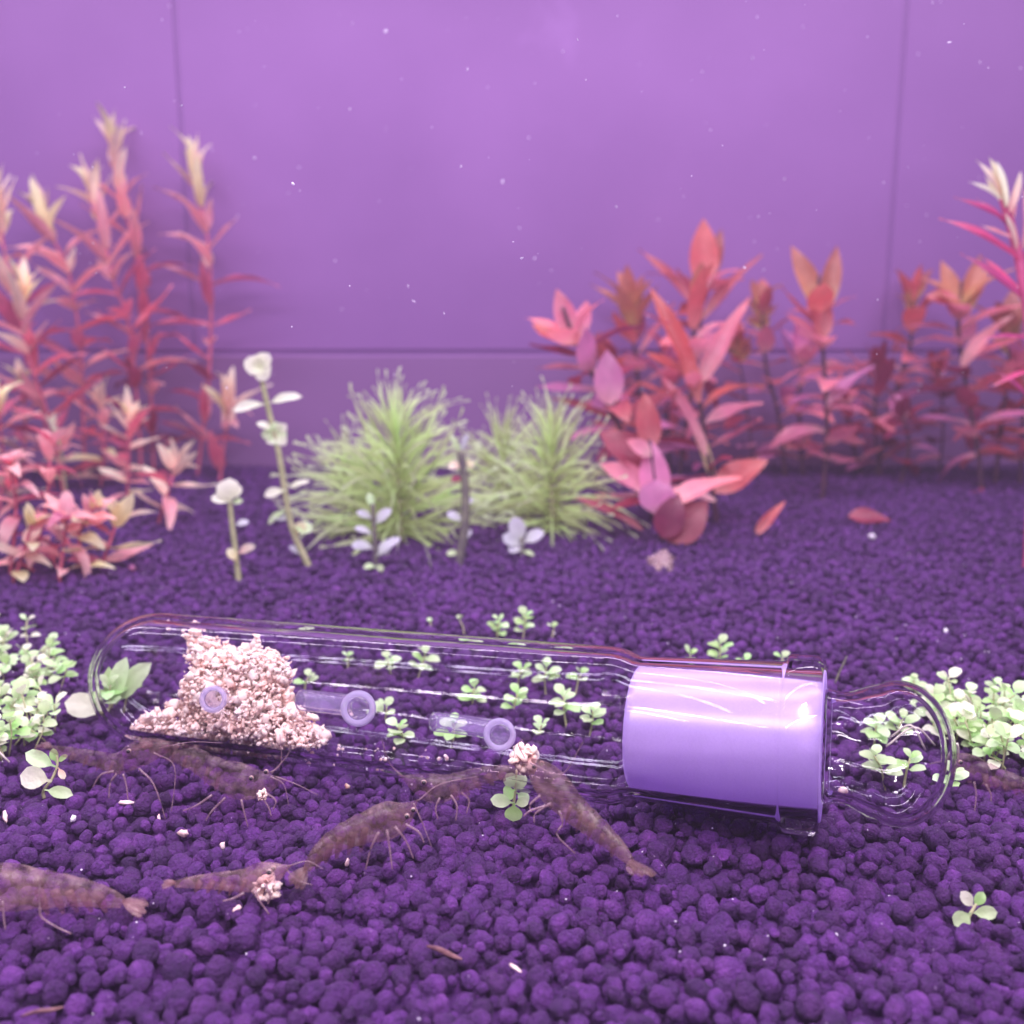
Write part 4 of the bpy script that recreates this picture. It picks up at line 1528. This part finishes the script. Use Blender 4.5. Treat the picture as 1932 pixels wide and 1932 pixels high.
def mat_clump(label, x0, x1, y0, y1, count, seed, shape_fn, roots=4):
    rs = random.Random(seed)
    base = gnd((x0 + x1) / 2, y1)
    t = thing('carpet_clump', base, label, 'plant clump', 'dense mats of tiny round leaves')
    V, F = [], []
    for i in range(count):
        for _ in range(50):
            x, y = rs.uniform(x0, x1), rs.uniform(y0, y1)
            if shape_fn(x, y):
                break
        p = gnd(x, y, 0.02)
        hgt = rs.uniform(0.12, 0.62)
        tip = p + Vector((rs.uniform(-.25, .25), rs.uniform(-.25, .25), hgt))
        mid = p.lerp(tip, 0.5) + Vector((rs.uniform(-.08, .08), rs.uniform(-.08, .08), 0))
        tube([q - base for q in smooth_path([p + Vector((0, 0, -0.1)), mid, tip], 5)], 0.014, 5, V, F)
        ang = rs.uniform(0, 3)
        for k in range(rs.choice((2, 3))):
            q = tip.lerp(p, k * 0.3)
            for j in range(2):
                th = ang + pi * j + rs.uniform(-.4, .4)
                ic = math.radians((30 if k == 0 else 65) + rs.uniform(-15, 20))
                dr = Vector((math.cos(th) * math.sin(ic), math.sin(th) * math.sin(ic), math.cos(ic)))
                up = Vector((-math.cos(th) * 0.3, -math.sin(th) * 0.3 - 0.4, 1))
                ln = rs.uniform(0.17, 0.32)
                add_leaf(t, base, q, dr, up, ln, ln * rs.uniform(0.6, 0.85), 'round', rs.choice((0.2, 0.6, 1.0)), rs.choice(('carpet', 'carpet', 'carpet_deep', 'cream')))
            ang += pi / 2
    link('stems', mesh_from('stems', V, F, M['stem_carpet']), t)['kind'] = 'stuff'
    for i in range(roots):
        x, y = rs.uniform(x0, x1), rs.uniform(y0, y1)
        p = gnd(x, y, 0.1)
        q = p + Vector((rs.uniform(-1, 1), rs.uniform(-.3, .3), rs.uniform(.1, .5)))
        Vr, Fr = tube([a - base for a in smooth_path([p, p.lerp(q, .5) + Vector((0, -.2, .25)), q + Vector((.1, 0, -.3))], 10)], 0.016, 5)
        link('root', mesh_from('root', Vr, Fr, M['root']), t)
    return t


mat_clump('dense pale green mat of round leaves spilling in at the left edge', -60, 115, 1215, 1440, 62, 5, lambda x, y: x < 40 + 75 * math.sin(max(0, min(1, (y - 1200) / 240)) * pi) ** 0.6)
mc = mat_clump('dense pale green mat with root threads behind the stopper at the right edge', 1740, 2000, 1335, 1475, 62, 6, lambda x, y: y > 1335 + (x - 1740) * 0.10 and y < 1385 + (x - 1740) * 0.45, 8)
d = gdepth(1395)
leaf_px(mc, mc.location.copy(), 1800, 1375, 1780, 1348, d, 30, 'oval', 'lud_red', 0.3, 0.6)['label'] = 'small red leaf caught in the mat'
leaf_px(mc, mc.location.copy(), 1850, 1400, 1830, 1360, d - 0.3, 44, 'round', 'carpet_deep', 0.5, 0.8)
leaf_px(mc, mc.location.copy(), 1838, 1378, 1815, 1350, d - 0.2, 40, 'round', 'cream', 0.5, 0.7)

# ------------------------------------------------------------------ shrimp
R6 = random.Random(41)


def shrimp(label, spine, rad, mat, legs=(), feelers=(), eyes=(), fan=True, up=(0, 0, 1), squash=0.72, fan_size=1.0):
    rad *= 0.76
    fan_size *= 0.62
    """spine: world points from tail to nose; rad: greatest radius in cm"""
    n = 60
    path = smooth_path(spine, n)
    prof = []
    for i in range(n + 1):
        t = i / n
        if t < 0.62:                       # abdomen, six overlapping rings
            u = t / 0.62
            r = 0.24 + 0.66 * u ** 0.9
            r *= 1 + 0.09 * ((u * 6) % 1.0) - 0.04
        elif t < 0.86:                     # carapace
            u = (t - 0.62) / 0.24
            r = 0.94 + 0.08 * math.sin(pi * u) - 0.36 * u ** 2
        else:                              # head narrowing into the rostrum
            u = (t - 0.86) / 0.14
            r = 0.58 * (1 - u) ** 1.3 + 0.03
        prof.append(r * rad)
    base = min(path, key=lambda p: p.z).copy()
    base.z = max(0.0, base.z - rad)
    t = thing('shrimp', base, label, 'shrimp', 'shrimp feeding around the glass tube')
    V, F = tube([p - base for p in path], prof, 16, side=up, squash=squash)
    head = path[54]
    # tail fan
    if fan:
        dr = (path[0] - path[3]).normalized()
        side = dr.cross(Vector(up)).normalized()
        for k, an in enumerate((-0.62, -0.3, 0, 0.3, 0.62)):
            d2 = (dr * math.cos(an) + side * math.sin(an)).normalized()
            w = side * math.cos(an) - dr * math.sin(an)
            ln = rad * 1.7 * fan_size * (1.0 if k != 2 else 0.85)
            z = Vector(up).normalized() * 0.012 * (k % 2 + 1)
            b0 = len(V)
            o_ = path[0] - base
            for (s, q) in ((0, 0.10), (0.4, 0.26), (0.75, 0.28), (1.0, 0.12)):
                for sgn in (-1, 1):
                    for h in (-1, 1):
                        V.append(o_ + d2 * (ln * s) + w * (sgn * q * rad * 1.3 * fan_size) + z + Vector(up).normalized() * (h * 0.010))
            for s in range(3):
                a = b0 + s * 4
                F += [(a, a + 2, a + 6, a + 4), (a + 1, a + 5, a + 7, a + 3), (a, a + 4, a + 5, a + 1), (a + 2, a + 3, a + 7, a + 6)]
            F += [(b0, b0 + 1, b0 + 3, b0 + 2), (b0 + 12, b0 + 14, b0 + 15, b0 + 13)]
    # swimmerets under the abdomen
    for k in range(5):
        p = path[12 + k * 5] - base
        q = p - Vector(up).normalized() * prof[12 + k * 5] * 1.35 + (path[8] - path[20]).normalized() * 0.08
        tube([p, p.lerp(q, .5), q], [0.05, 0.05, 0.02], 6, V, F, squash=0.5)
    n_body = len(F)
    for lg in legs:
        pts = [p - base for p in lg]
        m = smooth_path(pts, 8)
        tube(m, [0.018 - 0.009 * i / 8 for i in range(9)], 6, V, F)
    for fl in feelers:
        m = smooth_path([p - base for p in fl], 16)
        tube(m, [0.010 - 0.006 * i / 16 for i in range(17)], 5, V, F)
    me = mesh_from('body', V, F, mat)
    me.materials.append(M['shrimp_limb'])
    for k in range(n_body, len(F)):
        me.polygons[k].material_index = 1
    link('body', me, t)
    for e in eyes:
        vv, ff = ICO2
        c = Vector(e) - base
        eo = link('eye', mesh_from('eye', vv * 0.036 + np.array(c), [tuple(int(i) for i in q) for q in ff], M['eye']), t)
        c2 = c - FW * 0.020
        link('pupil', mesh_from('pupil', vv * 0.027 + np.array(c2), [tuple(int(i) for i in q) for q in ff], M['pupil']), eo)
    return t


def PX(lst, d0, d1=None):
    d1 = d0 if d1 is None else d1
    n = len(lst) - 1
    return [at(x, y, d0 + (d1 - d0) * i / max(1, n)) for i, (x, y) in enumerate(lst)]


D = gdepth(1500)
shrimp('brown see-through shrimp at the far left, its rear under the pale sprig', PX([(95, 1412), (130, 1420), (180, 1432), (225, 1440), (262, 1422), (300, 1410), (340, 1409)], D, D - 0.4), 0.26, M['shrimp'],
       legs=[PX([(215, 1455), (190, 1462), (175, 1485)], D - .3), PX([(220, 1460), (208, 1478), (205, 1512)], D - .3), PX([(232, 1460), (238, 1480), (242, 1512)], D - .4), PX([(262, 1450), (290, 1480), (312, 1545)], D - .5)],
       feelers=[PX([(300, 1412), (360, 1400), (420, 1402)], D - .4), PX([(290, 1420), (330, 1450), (320, 1560), (330, 1590)], D - .5)], eyes=[at(243, 1417, D - .72), at(270, 1412, D - .1)])
D = gdepth(1540)
shrimp('round-shouldered shrimp with clear carapace touching the tube bottom, facing right', PX([(285, 1412), (320, 1420), (365, 1432), (405, 1455), (445, 1472), (490, 1478), (548, 1470)], D + 0.5, D - 0.3), 0.36, M['shrimp'],
       legs=[PX([(400, 1500), (370, 1520), (345, 1530)], D - .1), PX([(425, 1505), (400, 1530), (388, 1548)], D - .2), PX([(455, 1508), (460, 1530), (468, 1560)], D - .3), PX([(490, 1500), (505, 1520), (512, 1540)], D - .4), PX([(500, 1495), (520, 1510), (515, 1528)], D - .4)],
       feelers=[PX([(510, 1465), (535, 1480), (545, 1520)], D - .4), PX([(520, 1465), (560, 1480), (600, 1500)], D - .3), PX([(505, 1460), (530, 1440), (528, 1385)], D - .35), PX([(512, 1460), (545, 1420), (542, 1388)], D - .3)],
       eyes=[at(474, 1468, D - .70), at(502, 1456, D - .42)])
D = gdepth(1690)
shrimp('arched brown shrimp in the middle foreground, tail at lower left', PX([(578, 1640), (600, 1612), (635, 1585), (680, 1565), (725, 1550), (760, 1535), (790, 1508)], D, D + 0.5), 0.33, M['shrimp_dark'],
       legs=[PX([(745, 1560), (765, 1585), (780, 1620)], D), PX([(730, 1565), (735, 1600), (740, 1640)], D - .1), PX([(715, 1570), (700, 1600), (690, 1640)], D - .1), PX([(765, 1555), (790, 1570), (800, 1590)], D)],
       feelers=[PX([(790, 1510), (830, 1480), (900, 1465)], D + .4), PX([(780, 1515), (800, 1560), (815, 1600)], D + .2)], eyes=[at(768, 1540, D - .05), at(780, 1528, D + .3)])
D = 13.65
shrimp('faint brown shrimp stretched along the lower tube edge behind the arched one', PX([(985, 1452), (950, 1456), (905, 1465), (860, 1480), (825, 1488), (790, 1478), (750, 1462)], D + .05, D - .2), 0.27, M['shrimp'],
       legs=[PX([(850, 1500), (862, 1520), (860, 1548)], D - .2), PX([(830, 1505), (822, 1525), (826, 1545)], D - .25), PX([(870, 1495), (885, 1510), (880, 1535)], D - .1)],
       feelers=[PX([(760, 1465), (735, 1440), (720, 1395)], D - .2)], eyes=[at(800, 1476, D - .42)], fan_size=0.5)
D = gdepth(1695)
shrimp('steep dark shrimp leaning head-up on the tube with a broad tail fan', PX([(1190, 1625), (1165, 1598), (1125, 1562), (1085, 1528), (1048, 1490), (1015, 1455), (985, 1425)], D, 13.72), 0.33, M['shrimp_dark'],
       legs=[PX([(1040, 1515), (1010, 1535), (1008, 1552)], D + .3), PX([(1030, 1520), (1000, 1530), (988, 1540)], D + .3), PX([(1055, 1530), (1062, 1555), (1050, 1575), (1085, 1610)], D + .1), PX([(1020, 1500), (1000, 1518), (1002, 1532)], D + .4)],
       feelers=[PX([(1000, 1440), (1060, 1460), (1100, 1400)], D + .6), PX([(990, 1430), (978, 1405), (985, 1395)], D + .7)], eyes=[at(1008, 1446, 13.45), at(1022, 1440, 13.75)], up=(0.45, -0.25, 0.85), fan_size=1.25)
D = gdepth(1745)
shrimp('large pinkish shrimp entering from the left edge, only its back half in view', PX([(232, 1703), (195, 1692), (140, 1682), (85, 1678), (20, 1674), (-50, 1670), (-120, 1670)], D + .1, D - .2), 0.38, M['shrimp_pink'],
       legs=[PX([(5, 1700), (8, 1740), (15, 1772)], D - .3), PX([(75, 1712), (78, 1730), (105, 1748), (135, 1762)], D - .3)],
       feelers=[PX([(76, 1655), (74, 1690), (76, 1720)], D - .45)], eyes=[])
D = gdepth(1720)
shrimp('pale straw-coloured shrimp clutching a cream morsel, nose pointing up right', PX([(330, 1668), (370, 1664), (415, 1662), (455, 1662), (490, 1655), (520, 1645), (552, 1632)], D, D), 0.235, M['shrimp_pink'],
       legs=[PX([(480, 1680), (490, 1700), (508, 1725)], D - .2), PX([(460, 1685), (440, 1695), (420, 1700)], D - .2), PX([(500, 1668), (510, 1690), (505, 1705)], D - .2)],
       feelers=[PX([(545, 1634), (580, 1625), (610, 1640)], D), PX([(540, 1640), (560, 1660), (590, 1670)], D)], eyes=[at(508, 1645, D - .26), at(516, 1638, D + .1)], fan_size=0.8)
D = gdepth(1520)
shrimp('shrimp half hidden behind the stopper head, running out at the right edge', PX([(1965, 1495), (1935, 1482), (1900, 1472), (1865, 1462), (1830, 1450), (1800, 1440), (1775, 1432)], D + .1, D + 1.2), 0.30, M['shrimp'],
       legs=[PX([(1838, 1475), (1842, 1500), (1838, 1535)], D - .1), PX([(1860, 1480), (1870, 1500), (1868, 1520)], D)],
       feelers=[PX([(1790, 1436), (1760, 1440), (1720, 1460)], D + 1.2)], eyes=[at(1812, 1438, D + .55)])

# ------------------------------------------------------------------ loose bits


def lump(name, label, cat, px, py, r, mat, seed, stretch=(1, 1, 1), group=None, z=0.12):
    r *= 0.75
    vv, ff = lumpy(ICO2, seed, 0.5, 1.5)
    o = link(name, mesh_from(name, vv * r * np.array(stretch), [tuple(int(i) for i in q) for q in ff], M[mat]))
    o.location = gnd(px, py, z)
    o.rotation_euler = (0.3 * (seed % 3), 0.2, seed * 1.3)
    tag(o, label, cat, group)
    return o


G_B = 'pale flecks and pebbles lying on the soil'
for a in [('white_pebble', 'bright white pebble on bare soil in front of the right bed', 'pebble', 1645, 1012, 0.16, 'stone', 1, (1.2, 0.9, 0.8)),
          ('food_fleck', 'pale pink fleck with a white corner in front of the round-shouldered shrimp', 'fleck', 345, 1572, 0.09, 'crumb', 2, (1.6, 0.6, 0.8)),
          ('food_fleck', 'small upright cream fleck below and right of the white-cornered fleck', 'fleck', 420, 1596, 0.075, 'crumb', 3, (0.6, 0.5, 1.3)),
          ('food_fleck', 'flat pale fleck at the far left edge level with the shrimp feet', 'fleck', 10, 1540, 0.085, 'crumb', 4, (2.2, 0.6, 0.6)),
          ('food_fleck', 'thin pink sliver between the feet of the far left shrimp', 'fleck', 238, 1514, 0.07, 'crumb', 5, (2.0, 0.6, 0.5)),
          ('food_fleck', 'two-lobed lilac fleck left of the white-cornered fleck', 'fleck', 138, 1545, 0.08, 'stone', 6, (1.3, 0.7, 0.9)),
          ('food_fleck', 'narrow cream chip standing right of the shrimp feet', 'fleck', 300, 1543, 0.06, 'crumb', 7, (0.5, 0.5, 1.4)),
          ('food_fleck', 'dull rose grain resting on a pellet right of the straw-coloured shrimp tail', 'fleck', 447, 1715, 0.07, 'crumb', 8, (1, 0.8, 0.8)),
          ('food_fleck', 'round orange grain near the tip of the round-shouldered shrimp', 'fleck', 655, 1483, 0.06, 'rot_pale', 9, (1, 0.8, 0.9)),
          ('food_fleck', 'pink chip behind the frosted plug on the open soil', 'fleck', 1590, 1492, 0.09, 'crumb', 10, (1.3, 0.7, 0.8)),
          ('food_fleck', 'magenta fleck at the front of the left bed', 'fleck', 250, 1072, 0.17, 'lud_mauve', 11, (1.6, 0.8, 0.7)),
          ('food_fleck', 'white chip on the dark soil right behind the stopper', 'fleck', 1690, 1496, 0.05, 'stone', 12, (1, 0.8, 0.9)),
          ('food_fleck', 'bright grain on a large pellet high above the stopper', 'fleck', 1785, 1190, 0.08, 'stone', 13, (1, 0.8, 0.9)),
          ('food_fleck', 'narrow cream chip low in the middle right of the brown strip', 'fleck', 972, 1826, 0.05, 'crumb', 14, (2.2, 0.6, 0.6)),
          ('food_fleck', 'pale curled shred on the pellets left of the arched shrimp tail', 'fleck', 655, 1628, 0.05, 'crumb', 15, (0.8, 0.5, 2.0))]:
    lump(*a, group=G_B)

for (nm, lab, x0, y0, x1, y1, w, zz, mat) in [('dead_leaf_strip', 'thin curled brown strip lying on the pellets low in the middle', 805, 1785, 872, 1810, 14, 0.15, 'brown'), ('dead_leaf_strip', 'longer blurred brown strip at the lower left corner', 40, 1918, 120, 1900, 12, 0.2, 'brown'),
                                             ('dead_leaf_strip', 'dark twig-like strip curving up from the soil behind the tube right half', 1575, 1290, 1598, 1238, 7, 0.1, 'stem_dark')]:
    d = gdepth(max(y0, y1), zz)
    p, q = at(x0, y0, d), at(x1, y1, d if mat != 'brown' else gdepth(y1, zz))
    V, F = tube([a - p for a in smooth_path([p, p.lerp(q, 0.35) + Vector((0.0, 0, 0.015)), p.lerp(q, 0.7) + Vector((0, 0.01, -0.01)), q], 12)], [0.008 + w / 1932 * d * 0.30 * math.sin(pi * (0.08 + 0.9 * i / 12)) for i in range(13)], 7, squash=0.3)
    o = link(nm, mesh_from(nm, V, F, M[mat]))
    o.location = p
    tag(o, lab, 'plant debris', 'strips of dead leaf on the soil')

# torn clear moult by the low front plant
d = gdepth(1075)
p = at(1248, 1072, d)
V, F = [], []
rs = random.Random(2)
for i in range(8):
    for j in range(7):
        u, w = i / 7 - .5, j / 6
        q = at(1248 + 52 * u + 6 * rs.uniform(-1, 1), 1078 - 44 * w * (1 - abs(u) * .9) + 4 * rs.uniform(-1, 1), d + 0.35 * math.cos(u * 3) * w)
        V.append(q - p)
for i in range(7):
    for j in range(6):
        a = i * 7 + j
        F.append((a, a + 7, a + 8, a + 1))
me = mesh_from('shed_skin', V, F, M['film'])
o = link('shed_skin', me)
mod = o.modifiers.new('thick', 'SOLIDIFY')
mod.thickness = 0.03
o.location = p
tag(o, 'torn translucent shed skin on the soil below the low red plant', 'shed skin')

# mineral bits on the soil (uncountable)
it = []
rs = np.random.default_rng(12)
top = sorted(cands, key=lambda c: c[1])
top = [c for c in top if c[1] < 30]
for i in range(620):
    x, y, z, r = top[int(rs.integers(len(top)))]
    u = rs.normal(size=3)
    u[2] = abs(u[2]) + 0.5
    u[1] -= 0.5
    u /= np.linalg.norm(u)
    vv, ff = FOOD1[int(rs.integers(10))]
    s = rs.uniform(0.006, 0.018) * (1.4 if rs.uniform() < 0.1 else 1)
    it.append((vv @ rand_rot(rs).T * s + np.array([x, y, z]) + u * r * 1.02, ff))
o = link('mineral_grains', batch_mesh('mineral_grains', it, M['speck'], False))
tag(o, 'tiny bright mineral grains stuck on the dark pellets', 'grains', kind='stuff')

# specks drifting in the water (uncountable)
it = []
known = [(727, 59, 9), (882, 131, 5), (949, 342, 6), (553, 347, 8), (1637, 70, 3), (1792, 80, 5), (306, 37, 4), (343, 199, 4), (480, 298, 4), (1165, 30, 3), (1062, 97, 4), (1163, 390, 4), (780, 568, 4), (1480, 337, 4), (1440, 510, 4), (870, 314, 4), (980, 430, 4), (1325, 135, 4), (1090, 75, 3), (1760, 5, 4), (660, 205, 4), (1420, 110, 4), (815, 240, 3), (985, 487, 5), (1405, 505, 4), (770, 540, 3)]
rs = np.random.default_rng(4)
sp = [(x, y, s, rs.uniform(13, 26)) for (x, y, s) in known]
for i in range(150):
    sp.append((rs.uniform(0, 1932), rs.uniform(0, 760) ** 1.0, rs.uniform(1.2, 3.2), rs.uniform(12, 34)))
for (x, y, s, d) in sp:
    vv, ff = FOOD1[int(rs.integers(10))]
    st = np.array([rs.uniform(0.5, 1.0), rs.uniform(0.4, 0.8), rs.uniform(0.6, 1.9)])
    it.append(((vv * st) @ rand_rot(rs).T * (s * d / 1932 * 0.55) + np.array(at(x, y, d)), ff))
o = link('floating_specks', batch_mesh('floating_specks', it, M['speck'], False))
tag(o, 'tiny pale specks drifting in the water in front of the wall', 'specks', kind='stuff')

# ------------------------------------------------------------------ murk of the water
m = bpy.data.materials.new('water_murk')
m.use_nodes = True
nt = m.node_tree
for n in list(nt.nodes):
    nt.nodes.remove(n)
out = nt.nodes.new('ShaderNodeOutputMaterial')
pv = nt.nodes.new('ShaderNodeVolumePrincipled')
pv.inputs['Color'].default_value = (0.86, 0.66, 0.98, 1)
pv.inputs['Density'].default_value = 0.0019
pv.inputs['Anisotropy'].default_value = 0.2
nt.links.new(pv.outputs[0], out.inputs['Volume'])
hz = box('haze', -70, 70, -30, 60, -5, 33, m)
tag(hz, 'faintly murky water between the viewer and the back wall', 'water', kind='stuff')
